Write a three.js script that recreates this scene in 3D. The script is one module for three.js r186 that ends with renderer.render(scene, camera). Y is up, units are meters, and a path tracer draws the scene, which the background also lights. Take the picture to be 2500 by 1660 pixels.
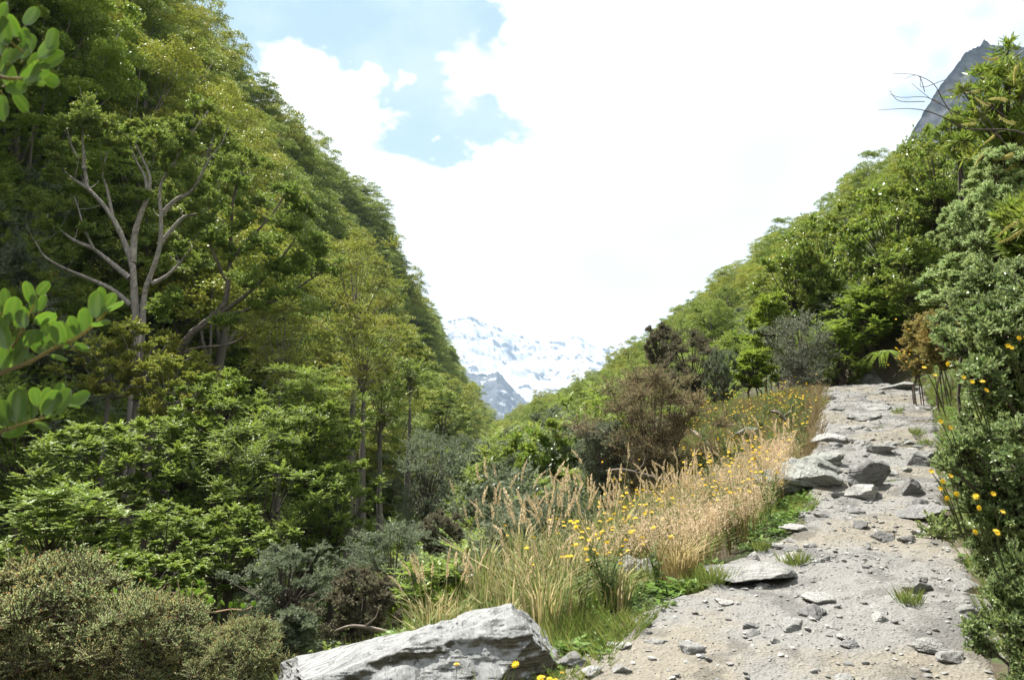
import * as THREE from 'three';
import { mergeGeometries } from 'three/addons/utils/BufferGeometryUtils.js';

// ---------------------------------------------------------------- camera, sky, sun, exposure
const scene = new THREE.Scene();
const EYE = new THREE.Vector3(0, 1.6, 0), PITCH = THREE.MathUtils.degToRad(8), FPX = 1909;
const camera = new THREE.PerspectiveCamera(2 * Math.atan(830 / FPX) * 180 / Math.PI, 2500 / 1660, 0.1, 20000);
camera.position.copy(EYE); camera.rotation.x = PITCH;
camera.focus = 11; camera.userData.fStop = 7;
camera.filmGauge = 23.6;
const renderer = new THREE.WebGLRenderer({ antialias: true });
renderer.toneMapping = THREE.LinearToneMapping;
renderer.toneMappingExposure = 2.55;
renderer.shadowMap.enabled = true;

const SUN = new THREE.Vector3(-0.36, 0.87, -0.34).normalize();
const sun = new THREE.DirectionalLight(new THREE.Color(1.0, 0.955, 0.88), 5);
sun.name = 'sun'; sun.position.copy(SUN).multiplyScalar(900); sun.castShadow = true;
sun.shadow.radius = 1; sun.shadow.mapSize.set(4096, 4096);
Object.assign(sun.shadow.camera, { left: -250, right: 250, top: 250, bottom: -250, near: 1, far: 2500 });
scene.add(sun, sun.target);

// ---------------------------------------------------------------- random numbers and noise
function rng(a) { return () => { a = (a + 0x6d2b79f5) | 0; let t = Math.imul(a ^ (a >>> 15), 1 | a); t = (t + Math.imul(t ^ (t >>> 7), 61 | t)) ^ t; return ((t ^ (t >>> 14)) >>> 0) / 4294967296; }; }
function hash3(x, y, z) { let h = Math.imul(x, 374761393) ^ Math.imul(y, 668265263) ^ Math.imul(z, 1274126177); h = Math.imul(h ^ (h >>> 13), 1274126177); return ((h ^ (h >>> 16)) >>> 0) / 4294967296; }
function noise(x, y, z) {
  const ix = Math.floor(x), iy = Math.floor(y), iz = Math.floor(z); let fx = x - ix, fy = y - iy, fz = z - iz;
  fx = fx * fx * (3 - 2 * fx); fy = fy * fy * (3 - 2 * fy); fz = fz * fz * (3 - 2 * fz);
  const l = (a, b, t) => a + (b - a) * t;
  return l(l(l(hash3(ix, iy, iz), hash3(ix + 1, iy, iz), fx), l(hash3(ix, iy + 1, iz), hash3(ix + 1, iy + 1, iz), fx), fy),
    l(l(hash3(ix, iy, iz + 1), hash3(ix + 1, iy, iz + 1), fx), l(hash3(ix, iy + 1, iz + 1), hash3(ix + 1, iy + 1, iz + 1), fx), fy), fz) * 2 - 1;
}
function fbm(x, y, z, o = 4, g = 0.5) { let s = 0, a = 1, n = 0; for (let i = 0; i < o; i++) { s += a * noise(x, y, z); n += a; a *= g; x = x * 2.03 + 17.1; y = y * 2.03 + 5.3; z = z * 2.03 + 9.7; } return s / n; }
const clamp = (x, a = 0, b = 1) => Math.min(b, Math.max(a, x));
const sstep = (a, b, x) => { const t = clamp((x - a) / (b - a)); return t * t * (3 - 2 * t); };
const lerp = (a, b, t) => a + (b - a) * t;
const table = (t, x) => { if (x <= t[0][0]) return t[0][1]; for (let i = 1; i < t.length; i++) if (x <= t[i][0]) return lerp(t[i - 1][1], t[i][1], (x - t[i - 1][0]) / (t[i][0] - t[i - 1][0])); return t[t.length - 1][1]; };

// ---------------------------------------------------------------- the sky: thin blue air and a bright broken cloud deck
{
  const W = 4096, H = 2048, data = new Float32Array(W * H * 4), D = 180 / Math.PI;
  const ell = (az, el, a0, e0, ra, re) => 1 - Math.hypot((az - a0) / ra, (el - e0) / re);
  for (let r = 0; r < H; r++) {
    const up = ((r + 0.5) / H - 0.5) * Math.PI, y = Math.sin(up), cy = Math.cos(up), el = up * D;
    for (let c = 0; c < W; c++) {
      const o = (r * W + c) * 4; data[o + 3] = 1;
      if (up < -0.06) { data[o] = 0.22; data[o + 1] = 0.23; data[o + 2] = 0.24; continue; }
      const rd = ((c + 0.5) / W - 0.5) * 2 * Math.PI, x = Math.cos(rd) * cy, z = Math.sin(rd) * cy, az = Math.atan2(x, -z) * D;
      const yy = Math.max(y, 0.0), hz = Math.pow(1 - yy, 3);
      const blue = [lerp(0.19, 0.33, hz), lerp(0.285, 0.385, hz), lerp(0.38, 0.42, hz)];
      // cloud cover: broken field everywhere, with the clear window seen above the left ridge
      let cov = 0.46 + 0.5 * fbm(x * 1.6 + 4, y * 2.6, z * 1.6, 2);
      const near = Math.abs(az + 10) < 40 && el < 50;
      const n1 = fbm(x * 9 + 3, y * 14, z * 9, near ? 7 : 4, 0.62);
      if (near) {
        const wx = az + 1.6 + 6 * fbm(x * 7, y * 12, z * 7 + 7, 6, .65), we = el + 4.6 * fbm(x * 7 + 31, y * 12, z * 7, 6, .65);
        let hole = Math.max(ell(wx, we, -20, 33, 20.5, 10), ell(wx, we, -5, 23.4, 8, 2.2) * 0.7);
        hole = Math.max(hole, ell(wx, we, -5, 28, 5, 7) * 0.8);
        const puff = Math.max(ell(wx, we, -14.5, 25.6, 4.6, 2.2), ell(wx, we, -9.6, 23.3, 4.2, 1.5), ell(wx, we, -9.9, 26.4, 0.9, 0.6) * 0.7, ell(wx, we, -7.4, 26.2, 0.7, 0.7) * 0.7, ell(wx, we, -2.5, 27, 1.6, 3.5) * .6);
        let shape = 0.72 - sstep(-0.10, 0.30, hole) * 1.32 + sstep(-0.3, 0.5, puff) * 1.05;
        cov = lerp(cov, shape, sstep(40, 24, Math.abs(az + 10)) * sstep(50, 42, el));
      }
      const den = sstep(-0.2, 0.42, cov + n1 * (cov > .5 ? .5 : .85));
      const wisp = 0.22 * sstep(-0.25, 0.5, n1);
      const a = clamp(den + wisp * (1 - den));
      const glow = 0.50 + 0.12 * fbm(x * 5, y * 8, z * 5 + 11, 3) + 0.10 * Math.pow(clamp(x * SUN.x + y * SUN.y + z * SUN.z), 4);
      const cl = [glow * 0.985, glow * 0.995, glow * 1.01];
      for (let k = 0; k < 3; k++) data[o + k] = lerp(blue[k], cl[k], a);
    }
  }
  const t = new THREE.DataTexture(data, W, H, THREE.RGBAFormat, THREE.FloatType);
  t.mapping = THREE.EquirectangularReflectionMapping; t.magFilter = THREE.LinearFilter; t.needsUpdate = true;
  scene.background = t; scene.environment = t;
}

// ---------------------------------------------------------------- helpers for building and naming
const V = (x, y, z) => new THREE.Vector3(x, y, z);
const cp = Math.cos(PITCH), sp = Math.sin(PITCH);
function ray(px, py) { const X = (px - 1250) / FPX, Y = (830 - py) / FPX; return V(X, Y * cp + sp, -cp + Y * sp); }
function at(px, py, d) { const r = ray(px, py); return r.multiplyScalar(d / -r.z).add(EYE); }     // a point of the place at d metres along the valley
const taken = new Map();
function numbered(n) { const k = taken.get(n) ?? 0; taken.set(n, k + 1); return k ? n + '_' + String(k).padStart(3, '0') : n; }
function tag(o, label, category, group, kind) { Object.assign(o.userData, { label, category }); if (group) o.userData.group = group; if (kind) o.userData.kind = kind; return o; }
function add(o, name, label, category, group) { o.name = numbered(name); scene.add(o); tag(o, label, category, group); return o; }
function struct(o, name, label, category) { o.name = numbered(name); scene.add(o); tag(o, label, category, null, 'structure'); return o; }
function stuff(o, name, label, category) { o.name = numbered(name); scene.add(o); tag(o, label, category, null, 'stuff'); return o; }
function mesh(geo, mat, name, parent) { const m = new THREE.Mesh(geo, mat); m.name = name; m.castShadow = m.receiveShadow = true; if (parent) parent.add(m); return m; }
class MB {
  constructor(n = 4096) { this.p = new Float32Array(n * 3); this.c = new Float32Array(n * 3); this.i = new Uint32Array(n * 3); this.nv = 0; this.ni = 0; }
  room(v, i) {
    if ((this.nv + v) * 3 > this.p.length) { const m = Math.max(this.p.length * 2, (this.nv + v) * 3); for (const k of ['p', 'c']) { const a = new Float32Array(m); a.set(this[k]); this[k] = a; } }
    if (this.ni + i > this.i.length) { const a = new Uint32Array(Math.max(this.i.length * 2, this.ni + i)); a.set(this.i); this.i = a; }
  }
  v(x, y, z, c) { const k = this.nv * 3; this.p[k] = x; this.p[k + 1] = y; this.p[k + 2] = z; this.c[k] = c[0]; this.c[k + 1] = c[1]; this.c[k + 2] = c[2]; return this.nv++; }
  t(a, b, c) { this.i[this.ni++] = a; this.i[this.ni++] = b; this.i[this.ni++] = c; }
  // a pointed leaf: base p, direction d, side s (both already scaled); fold lifts the two edges along n
  leaf(px, py, pz, dx, dy, dz, sx, sy, sz, c) {
    this.room(4, 6);
    const a = this.v(px, py, pz, c), b = this.v(px + dx * .45 + sx, py + dy * .45 + sy, pz + dz * .45 + sz, c), e = this.v(px + dx, py + dy, pz + dz, c), f = this.v(px + dx * .45 - sx, py + dy * .45 - sy, pz + dz * .45 - sz, c);
    this.t(a, b, e); this.t(a, e, f);
  }
  tube(pts, rad, sides, col, cap = true) {
    this.room(pts.length * sides + 1, pts.length * sides * 6 + sides * 3);
    let prev = null; const T = V(), N = V(), B = V(), up = V(0, 1, 0), c3 = typeof col === 'function' ? col : () => col;
    for (let k = 0; k < pts.length; k++) {
      T.copy(pts[Math.min(k + 1, pts.length - 1)]).sub(pts[Math.max(k - 1, 0)]).normalize();
      if (k === 0) { N.crossVectors(Math.abs(T.y) > .9 ? V(1, 0, 0) : up, T).normalize(); } else N.addScaledVector(T, -N.dot(T)).normalize();
      B.crossVectors(T, N);
      const row = [];
      for (let j = 0; j < sides; j++) { const a = j / sides * 2 * Math.PI, r = rad[k], q = pts[k], ca = Math.cos(a) * r, sa = Math.sin(a) * r; row.push(this.v(q.x + N.x * ca + B.x * sa, q.y + N.y * ca + B.y * sa, q.z + N.z * ca + B.z * sa, c3(k, j))); }
      if (prev) for (let j = 0; j < sides; j++) { const j2 = (j + 1) % sides; this.t(prev[j], prev[j2], row[j2]); this.t(prev[j], row[j2], row[j]); }
      prev = row;
    }
    if (cap) { const q = pts[pts.length - 1], e = this.v(q.x, q.y, q.z, c3(pts.length - 1, 0)); for (let j = 0; j < sides; j++) this.t(prev[j], prev[(j + 1) % sides], e); }
  }
  geo(smooth) {
    const g = new THREE.BufferGeometry();
    g.setAttribute('position', new THREE.BufferAttribute(this.p.slice(0, this.nv * 3), 3)); g.setAttribute('color', new THREE.BufferAttribute(this.c.slice(0, this.nv * 3), 3));
    g.setIndex(new THREE.BufferAttribute(this.i.slice(0, this.ni), 1));
    if (smooth) g.computeVertexNormals();
    return g;
  }
}
function curve(pts, n) { return new THREE.CatmullRomCurve3(pts).getPoints(n); }
const taper = (n, a, b, e = 1) => Array.from({ length: n + 1 }, (_, k) => lerp(a, b, Math.pow(k / n, e)));

// ---------------------------------------------------------------- materials
const std = (o) => new THREE.MeshStandardMaterial(o), phys = (o) => new THREE.MeshPhysicalMaterial(o);
const leafMat = (coat, tr = 0.38, cr = 0.42, spec = 0.3) => phys({ vertexColors: true, roughness: 1, specularIntensity: spec, transmission: tr, thickness: 0, clearcoat: coat, clearcoatRoughness: cr, side: THREE.DoubleSide });
const M = {
  far: leafMat(0.35, 0.27, 0.40, 0.15), leaf: leafMat(0.5, 0.45, 0.40, 0.2), gloss: leafMat(0.9, 0.42, 0.33), dry: leafMat(0.05, 0.4), near: leafMat(0.6, 0.5, 0.25),
  bark: std({ vertexColors: true, roughness: 0.9 }), rock: null,
  snow: std({ vertexColors: true, roughness: 0.95 }),
  petal: phys({ color: new THREE.Color().setRGB(0.86, 0.62, 0.015), roughness: 1, transmission: 0.35, thickness: 0, side: THREE.DoubleSide }),
};
function tex(n, f, srgb = true) {
  const d = new Uint8Array(n * n * 4);
  for (let y = 0; y < n; y++) for (let x = 0; x < n; x++) { const c = f(x / n, y / n, x, y), o = (y * n + x) * 4; for (let k = 0; k < 3; k++) { let v = clamp(c[k]); if (srgb) v = v < .0031308 ? v * 12.92 : 1.055 * Math.pow(v, 1 / 2.4) - .055; d[o + k] = v * 255; } d[o + 3] = 255; }
  const t = new THREE.DataTexture(d, n, n); t.wrapS = t.wrapT = THREE.RepeatWrapping; t.magFilter = t.minFilter = THREE.LinearFilter; if (srgb) t.colorSpace = THREE.SRGBColorSpace; t.needsUpdate = true; return t;
}
// noise that repeats after one texture
function tfbm(u, v, f, o, seed) { let s = 0, a = 1, n = 0; for (let i = 0; i < o; i++) { s += a * tnoise(u * f, v * f, f, seed + i * 7); n += a; a *= .55; f *= 2; } return s / n; }
function tnoise(x, y, f, s) { const ix = Math.floor(x), iy = Math.floor(y); let fx = x - ix, fy = y - iy; fx = fx * fx * (3 - 2 * fx); fy = fy * fy * (3 - 2 * fy); const m = (k) => ((k % f) + f) % f; return lerp(lerp(hash3(m(ix), m(iy), s), hash3(m(ix + 1), m(iy), s), fx), lerp(hash3(m(ix), m(iy + 1), s), hash3(m(ix + 1), m(iy + 1), s), fx), fy) * 2 - 1; }

// ---------------------------------------------------------------- terrain
const XC = [[-12, -4.2], [0, -0.6], [3.55, 1.15], [4.4, 1.6], [4.9, 1.97], [5.5, 2.32], [5.9, 2.6], [6.9, 3.16], [7.8, 3.56], [8.8, 4.04], [10.3, 4.8], [12.8, 6.0], [16.2, 7.55], [17.4, 8.0], [19, 7.7], [21, 6.3], [24, 4.6], [30, 4], [45, 6]];
const HP = [[-12, -1.6], [0, 0], [17, 2.80], [18.2, 2.9], [21, 2.7], [30, 2.8], [45, 3]];
const HW = [[0, 1.0], [3.55, 0.95], [4.4, 0.92], [4.9, 0.80], [5.5, 0.70], [6.9, 0.60], [7.8, 0.66], [8.8, 0.74], [10.3, 0.77], [12.8, 0.88], [16.2, 1.0], [20, 1.1]];
const FALL = [[4, .2], [6.5, .24], [9, .40], [14, .36], [18, .2]];
const SHELF = [[0, 1.2], [3, 1.3], [4.4, 1.8], [5.5, 2.3], [7, 2.5], [10, 2.7], [16, 3.4], [25, 3.6]];
const XF = [[45, -2], [110, -3], [250, -5], [360, -8], [420, -30], [480, -90], [600, -120]];
const RX = [[0, 58], [80, 57], [110, 55], [140, 51], [250, 34], [330, 19], [400, 0], [450, -18], [500, -50], [700, -90]];
const RY = [[0, 40], [110, 34.5], [140, 33.5], [250, 25], [330, 20], [400, 17.5], [450, 8], [500, 6], [700, 0]];
const LX = [[0, -38], [60, -42], [90, -43.5], [106, -44], [118, -41], [130, -44.5], [155, -43], [170, -38], [200, -38], [235, -39], [300, -36], [350, -29], [380, -32], [500, -70], [700, -90]];
const LY = [[0, 50], [60, 43.5], [90, 45], [106, 47], [118, 52], [130, 50], [155, 49], [170, 55], [200, 56], [235, 53], [300, 44], [350, 19], [380, 18], [500, 12], [700, 0]];
const floorY = (d) => d < 25 ? -6.5 : -6.5 + 0.042 * (Math.min(d, 420) - 25);
const smax = (a, b, k) => { const h = clamp(.5 + .5 * (a - b) / k); return lerp(b, a, h) + k * h * (1 - h); };
function ground(x, z) {
  const d = -z, fy = floorY(d);
  // right: the bank that carries the path, passing into the far hillside
  const xc = table(XC, d), hp = table(HP, d), w = table(HW, d), u = x - xc;
  let near;
  if (u > w) near = hp + 0.80 * (u - w) + 0.55 * Math.min(Math.max(u - w - .25, 0), 1.6);
  else if (u > -w) near = hp + 0.05 * u;
  else { const s = table(SHELF, d), q = -u - w; near = hp - 0.05 * w - table(FALL, d) * Math.min(q, s) - 0.95 * Math.max(0, q - s); }
  let right = near;
  if (d > 20) {
    const xf = table(XF, d), rx = table(RX, d), ry = table(RY, d), yf = fy + 1, s = (ry - yf) / (rx - xf);
    let far = yf + s * (x - xf); if (x > rx) far = ry + 0.12 * (x - rx); if (x < xf) far = yf + 1.2 * (x - xf);
    right = lerp(near, far, sstep(19.5, 29, d));
  }
  if (d < 20 && u > 6) right = Math.min(right, near);
  // left: the steep forested wall
  const lx = table(LX, d), ly = table(LY, d), lf = -12.5, s = (ly - fy) / (lx - lf);
  let left = fy + s * (x - lf); if (x < lx) left = ly + 0.5 * (lx - x);
  let h = smax(smax(left, right, 1.5), fy, 1.5);
  const off = Math.abs(u) < w + .6 ? 0 : 1, far = sstep(6, 40, Math.hypot(x, d));
  h += off * 0.10 * fbm(x * 1.1, 3, z * 1.1, 3) * sstep(w + .3, w + 1.2, Math.abs(u)) + far * 2.4 * fbm(x * .05, 9, z * .05, 3) + (x < -14 ? 2.6 * fbm(x * .11, 4, z * .09, 2) * sstep(50, 90, d) : 0);
  return h;
}
function hit(px, py, h = ground) { const r = ray(px, py).normalize(), p = V(); let t = 1.5, s = 0.05; for (let k = 0; k < 4000; k++) { p.copy(EYE).addScaledVector(r, t); if (p.y < h(p.x, p.z)) break; t += s; s *= 1.002; } return p; }
// the trodden surface of the path: silt, ruts and ledges of bedrock
function pathTop(x, z) {
  const d = -z, xc = table(XC, d), u = x - xc, w = table(HW, d) + 0.30 * fbm(x * 1.9, 1, z * 1.9, 4) + 0.09 * fbm(x * 7, 1, z * 7, 2), b = ground(x, z);
  const along = d * 0.93 + u * 0.36, ledge = (along * 0.9 + 0.6 * noise(x * 1.3, 4, z * 1.3)) % 1;
  const rocky = sstep(6.3, 7.4, d) * 0.8 + 0.12;
  const h = 0.045 * fbm(x * 1.4, 7, z * 1.4, 3) + 0.016 * fbm(x * 6, 2, z * 6, 3) + 0.0075 * fbm(x * 22, 5, z * 22, 2) + rocky * (0.055 * sstep(0, 0.85, ledge) * (1 - sstep(0.86, 1, ledge)) - 0.02) + rocky * 0.03 * fbm(x * 3 + d, 8, z * 5, 3);
  return b + 0.03 + h - 0.22 * sstep(w - 0.04, w + 0.20, Math.abs(u));
}
const onPath = (x, z) => Math.abs(x - table(XC, -z)) < table(HW, -z) + .1 ? Math.max(ground(x, z), pathTop(x, z)) : ground(x, z);
{
  // ground: one sheet, fine underfoot and coarse in the distance
  const xs = [0], ds = [-60, -40, -25, -15, -9, -6]; let s = 0.16, x = 0;
  while (x < 1500) { x += s; s *= x < 8 ? 1.0 : x < 80 ? 1.028 : 1.25; xs.push(x); xs.unshift(-x); }
  let d = -4, q = 0.16; while (d < 1400) { ds.push(d); d += q; q *= d < 16 ? 1.0 : d < 500 ? 1.018 : 1.2; }
  const n = xs.length, P = new Float32Array(n * ds.length * 3), U = new Float32Array(n * ds.length * 2), I = [];
  ds.forEach((dd, j) => xs.forEach((xx, i) => {
    const k = j * n + i; let y = ground(xx, -dd);
    if (dd > 600) y = lerp(y, 40, 0); P.set([xx, y, -dd], k * 3); U.set([xx / 3, dd / 3], k * 2);
    if (i && j) I.push(k - n - 1, k - n, k, k - n - 1, k, k - 1);
  }));
  const g = new THREE.BufferGeometry(); g.setAttribute('position', new THREE.BufferAttribute(P, 3)); g.setAttribute('uv', new THREE.BufferAttribute(U, 2)); g.setIndex(I); g.computeVertexNormals();
  const map = tex(1024, (u, v) => { const a = tfbm(u, v, 6, 6, 3), b = tfbm(u, v, 48, 3, 40), m = sstep(-.15, .25, a + .4 * b), k = 1 + .5 * b; return [lerp(.075, .05, m) * k, lerp(.06, .068, m) * k, lerp(.038, .022, m) * k]; });
  const bump = tex(512, (u, v) => { const b = .5 + .5 * tfbm(u, v, 24, 4, 77); return [b, b, b]; }, false);
  struct(mesh(g, std({ map, bumpMap: bump, bumpScale: 0.05, roughness: 1 }), 'ground'), 'ground', 'dark leaf litter and soil of the valley sides', 'ground');
  // path
  const step = 0.03, NU = 100, rows = Math.round(22 / step), PP = new Float32Array((rows + 1) * (NU + 1) * 3), UU = new Float32Array((rows + 1) * (NU + 1) * 2), II = [];
  for (let j = 0; j <= rows; j++) for (let i = 0; i <= NU; i++) {
    const dd = 0.2 + j * step, xx = table(XC, dd) + (i / NU - .5) * 3.0, k = j * (NU + 1) + i;
    PP.set([xx, pathTop(xx, -dd), -dd], k * 3); UU.set([xx / 2.2, dd / 2.2], k * 2);
    if (i && j) II.push(k - NU - 2, k - NU - 1, k, k - NU - 2, k, k - 1);
  }
  const pg = new THREE.BufferGeometry(); pg.setAttribute('position', new THREE.BufferAttribute(PP, 3)); pg.setAttribute('uv', new THREE.BufferAttribute(UU, 2)); pg.setIndex(II); pg.computeVertexNormals();
  const grit = (u, v, x, y) => { const g1 = tnoise(u * 128, v * 128, 128, 91), g2 = tnoise(u * 256, v * 256, 256, 17); return [g1, g2]; };
  const pmap = tex(2048, (u, v) => {
    const a = tfbm(u, v, 3, 6, 11), b = tfbm(u, v, 10, 5, 61), [g1, g2] = grit(u, v), tan = sstep(.02, .4, a), dark = sstep(.0, .4, b) * .42;
    let k = 1 + .13 * g2 + .12 * b; if (g1 > .66) k *= 1.22; if (g1 < -.7) k *= .75;
    return [lerp(.20, .205, tan) * k * (1 - dark), lerp(.196, .186, tan) * k * (1 - dark), lerp(.184, .148, tan) * k * (1 - dark)];
  });
  const pb = tex(1024, (u, v) => { const [g1, g2] = grit(u, v), b = clamp(.5 + .2 * tfbm(u, v, 16, 4, 5) + .25 * Math.max(0, g1 - .3) + .08 * g2); return [b, b, b]; }, false);
  struct(mesh(pg, std({ map: pmap, bumpMap: pb, bumpScale: 0.03, roughness: 0.95 }), 'path'), 'path', 'pale grey stony walking track climbing to the right', 'path');
}
// ---------------------------------------------------------------- far mountains
function massif(name, label, ridge, dist, depth, base, colour, amp, nu, nv) {   // ridge: [azimuth px, py] seen from the track; the face falls from the ridge towards the valley
  const m = new MB(nu * nv), x0 = ridge[0][0], x1 = ridge[ridge.length - 1][0];
  m.room(nu * nv, nu * nv * 6);
  for (let j = 0; j < nv; j++) for (let i = 0; i < nu; i++) {
    const px = lerp(x0, x1, i / (nu - 1)), t = j / (nv - 1), top = at(px, table(ridge, px) , dist), X = top.x;
    const g = Math.pow(t, 1.15), d = dist - depth * g + amp * 2.2 * fbm(X / amp / 9, t * 3, 3, 5) * Math.sin(Math.PI * Math.min(1, t * 1.3 + .04));
    const rid = (1 - Math.abs(fbm(X / amp / 3.2 + t * 1.1, t * 5, 8, 5)) * 2) * amp * sstep(0, .12, t);
    const crag = amp * .34 * fbm(X / amp * 2.2, t * 16, 1, 5, .6);
    const y = lerp(top.y, base, t) + (rid - amp * sstep(0, .12, t)) * .55 + crag * sstep(0, .06, t) + (j ? 0 : amp * .3 * Math.abs(fbm(X / amp * 3, 1, 1, 3)));
    m.v(X, y, -d, [1, 1, 1]);
    if (i && j) { const k = j * nu + i; m.t(k - nu - 1, k - 1, k); m.t(k - nu - 1, k, k - nu); }
  }
  const g = m.geo(true), p = g.attributes.position, nn = g.attributes.normal, c = g.attributes.color;
  for (let k = 0; k < p.count; k++) { const q = colour(p.getX(k), p.getY(k), p.getZ(k), nn.getY(k), Math.floor(k / nu) / (nv - 1), lerp(x0, x1, (k % nu) / (nu - 1))); c.setXYZ(k, q[0], q[1], q[2]); }
  return struct(mesh(g, M.snow, name), name, label, 'mountain');
}
massif('snow_mountain', 'snow and ice covered mountain face at the head of the valley',
  [[930, 830], [1000, 812], [1060, 795], [1100, 786], [1145, 778], [1200, 800], [1260, 822], [1320, 838], [1385, 836], [1408, 822], [1440, 846], [1490, 858], [1520, 850], [1580, 872], [1660, 905]], 5600, 1500, 330,
  (x, y, z, ny, t, px) => {
    const n = fbm(x / 90 + y / 160, y / 70, z / 90, 5, .6), st = 1 - 2 * Math.abs(fbm(x / 34 + y / 90, y / 150, z / 60, 5, .62)) * 1.6;
    const snowfield = sstep(.45, .75, 1 - Math.abs((px - 1140 - (t - .35) * 260)) / 120) * sstep(.25, .4, t);
    const s = clamp(sstep(-.05, .12, n * .75 + st * .55 + (ny - .55) * .9 - .22) + snowfield);
    return [lerp(.085, .46, s), lerp(.088, .47, s), lerp(.094, .48, s)];
  }, 95, 340, 150);
massif('dark_foothill', 'bare blue grey rock slope with snow streaks below the snow mountain',
  [[1040, 890], [1080, 900], [1120, 908], [1160, 916], [1185, 918], [1200, 914], [1214, 909], [1228, 924], [1245, 940], [1262, 962], [1290, 985], [1340, 1030]], 3300, 700, 0,
  (x, y, z, ny, t) => { const n = fbm(x / 40, y / 14, z / 40, 4), s = sstep(.26, .36, n + .16 * (ny - .6)) * sstep(.7, .3, t); return [lerp(.07, .46, s), lerp(.073, .47, s), lerp(.078, .48, s)]; }, 42, 200, 120);
massif('rock_peak', 'bare dark grey rock peak above the right hillside',
  [[2180, 420], [2225, 330], [2262, 268], [2300, 206], [2345, 150], [2362, 128], [2395, 112], [2406, 98], [2420, 112], [2450, 112], [2470, 106], [2500, 118], [2560, 90], [2700, 60]], 1000, 210, 120,
  (x, y, z, ny, t) => { const n = fbm(x / 11 + y / 20, y / 7, z / 11, 5, .65), k = clamp(1 + 3.2 * n, .35, 2.2), v = sstep(.1, .35, fbm(x / 22, y / 22, z / 22, 3) + .2 * ny); return [lerp(.050, .044, v) * k, lerp(.052, .050, v) * k, lerp(.055, .040, v) * k]; }, 16, 220, 160);
scene.fog = new THREE.FogExp2(new THREE.Color().setRGB(0.56, 0.76, 1.0), 0.00013);

// ---------------------------------------------------------------- foliage builders
const PAL = {
  beech: [[.095, .125, .022], [.075, .105, .020], [.115, .130, .026], [.060, .090, .018]],
  beechFar: [[.120, .150, .028], [.092, .126, .024], [.150, .170, .034], [.068, .100, .020]],
  beechWarm: [[.125, .135, .022], [.145, .128, .026], [.090, .116, .018], [.115, .140, .022]],
  glossy: [[.080, .115, .018], [.096, .130, .020], [.064, .098, .016], [.116, .142, .022]],
  greyGreen: [[.085, .105, .060], [.105, .125, .075], [.070, .090, .048], [.125, .140, .090]],
  broadleaf: [[.105, .165, .024], [.132, .185, .028], [.088, .145, .022], [.155, .185, .030], [.17, .175, .03]],
  lime: [[.15, .20, .022], [.18, .22, .028], [.12, .17, .020]],
  brownTwig: [[.150, .115, .062], [.185, .140, .078], [.110, .100, .050], [.090, .105, .045]],
  darkTwig: [[.085, .076, .048], [.105, .092, .060], [.072, .076, .040]],
  heath: [[.110, .138, .058], [.135, .158, .068], [.085, .118, .048], [.15, .14, .058], [.13, .16, .080]],
  heathTip: [[.30, .17, .065], [.25, .16, .06], [.20, .17, .08]],
  manuka: [[.070, .104, .032], [.090, .124, .040], [.058, .088, .030], [.125, .155, .070], [.11, .125, .036]],
  dryShrub: [[.22, .16, .05], [.18, .15, .05], [.14, .14, .04]],
};
for (const k in PAL) PAL[k] = PAL[k].map((c) => c.map((x) => x * (k === 'manuka' ? 2.8 : k === 'heath' ? 3.6 : k === 'glossy' ? 2.75 : k === 'beechFar' ? 2.25 : k === 'beech' ? 2.7 : k === 'beechWarm' ? 2.6 : 1.8)));   // a leaf returns about half of its colour and lets the other half through
const pick = (R, p, lo = .78, hi = 1.25) => { const c = p[Math.floor(R() * p.length)], k = lerp(lo, hi, R()); return [c[0] * k, c[1] * k, c[2] * k]; };
const mixc = (a, b, t) => [lerp(a[0], b[0], t), lerp(a[1], b[1], t), lerp(a[2], b[2], t)];
function leafOn(m, R, x, y, z, dx, dy, dz, nx, ny, nz, L, W, c) {
  let l = Math.hypot(dx, dy, dz) || 1; dx /= l; dy /= l; dz /= l;
  let sx = ny * dz - nz * dy, sy = nz * dx - nx * dz, sz = nx * dy - ny * dx; l = Math.hypot(sx, sy, sz) || 1; sx /= l; sy /= l; sz /= l;
  m.leaf(x, y, z, dx * L, dy * L, dz * L, sx * W, sy * W, sz * W, c);
}
// the domed plate of foliage of a beech seen from afar
function dome(m, R, cx, cy, cz, r, n, L, W, pal, thick = .42) {
  const base = pick(R, pal, .8, 1.2), lumps = 9;
  for (let j = 0; j < lumps; j++) {
    const a = j * 2.4 + R(), q = Math.sqrt((j + .4) / lumps) * (.75 + .3 * R()), lx = cx + Math.cos(a) * q * r, lz = cz + Math.sin(a) * q * r, ly = cy + r * thick * (1 - q * q) + r * .12 * (R() - .5), lr = r * (.30 + .16 * R()), lc = mixc(base, pick(R, pal, .75, 1.3), .5), N = Math.round(n / lumps * (.7 + .6 * R()));
    for (let k = 0; k < N; k++) {
      const b = R() * 6.2832, e = R() * 1.5 - .5, h = Math.sqrt(Math.max(0, 1 - e * e)), f = lr * Math.pow(R(), .4), ux = Math.cos(b) * h, uz = Math.sin(b) * h;
      leafOn(m, R, lx + ux * f, ly + e * f * .62, lz + uz * f, ux * .6 + R() * 2 - 1, e * .4 + R() * 1.2 - .5, uz * .6 + R() * 2 - 1, ux * .8 + R() * 1.3 - .65, .8 + e * .5, uz * .8 + R() * 1.3 - .65, L * (.7 + .6 * R()), W * (.7 + .6 * R()), mixc(lc, pick(R, pal, .7, 1.35), .5));
    }
  }
}
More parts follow.
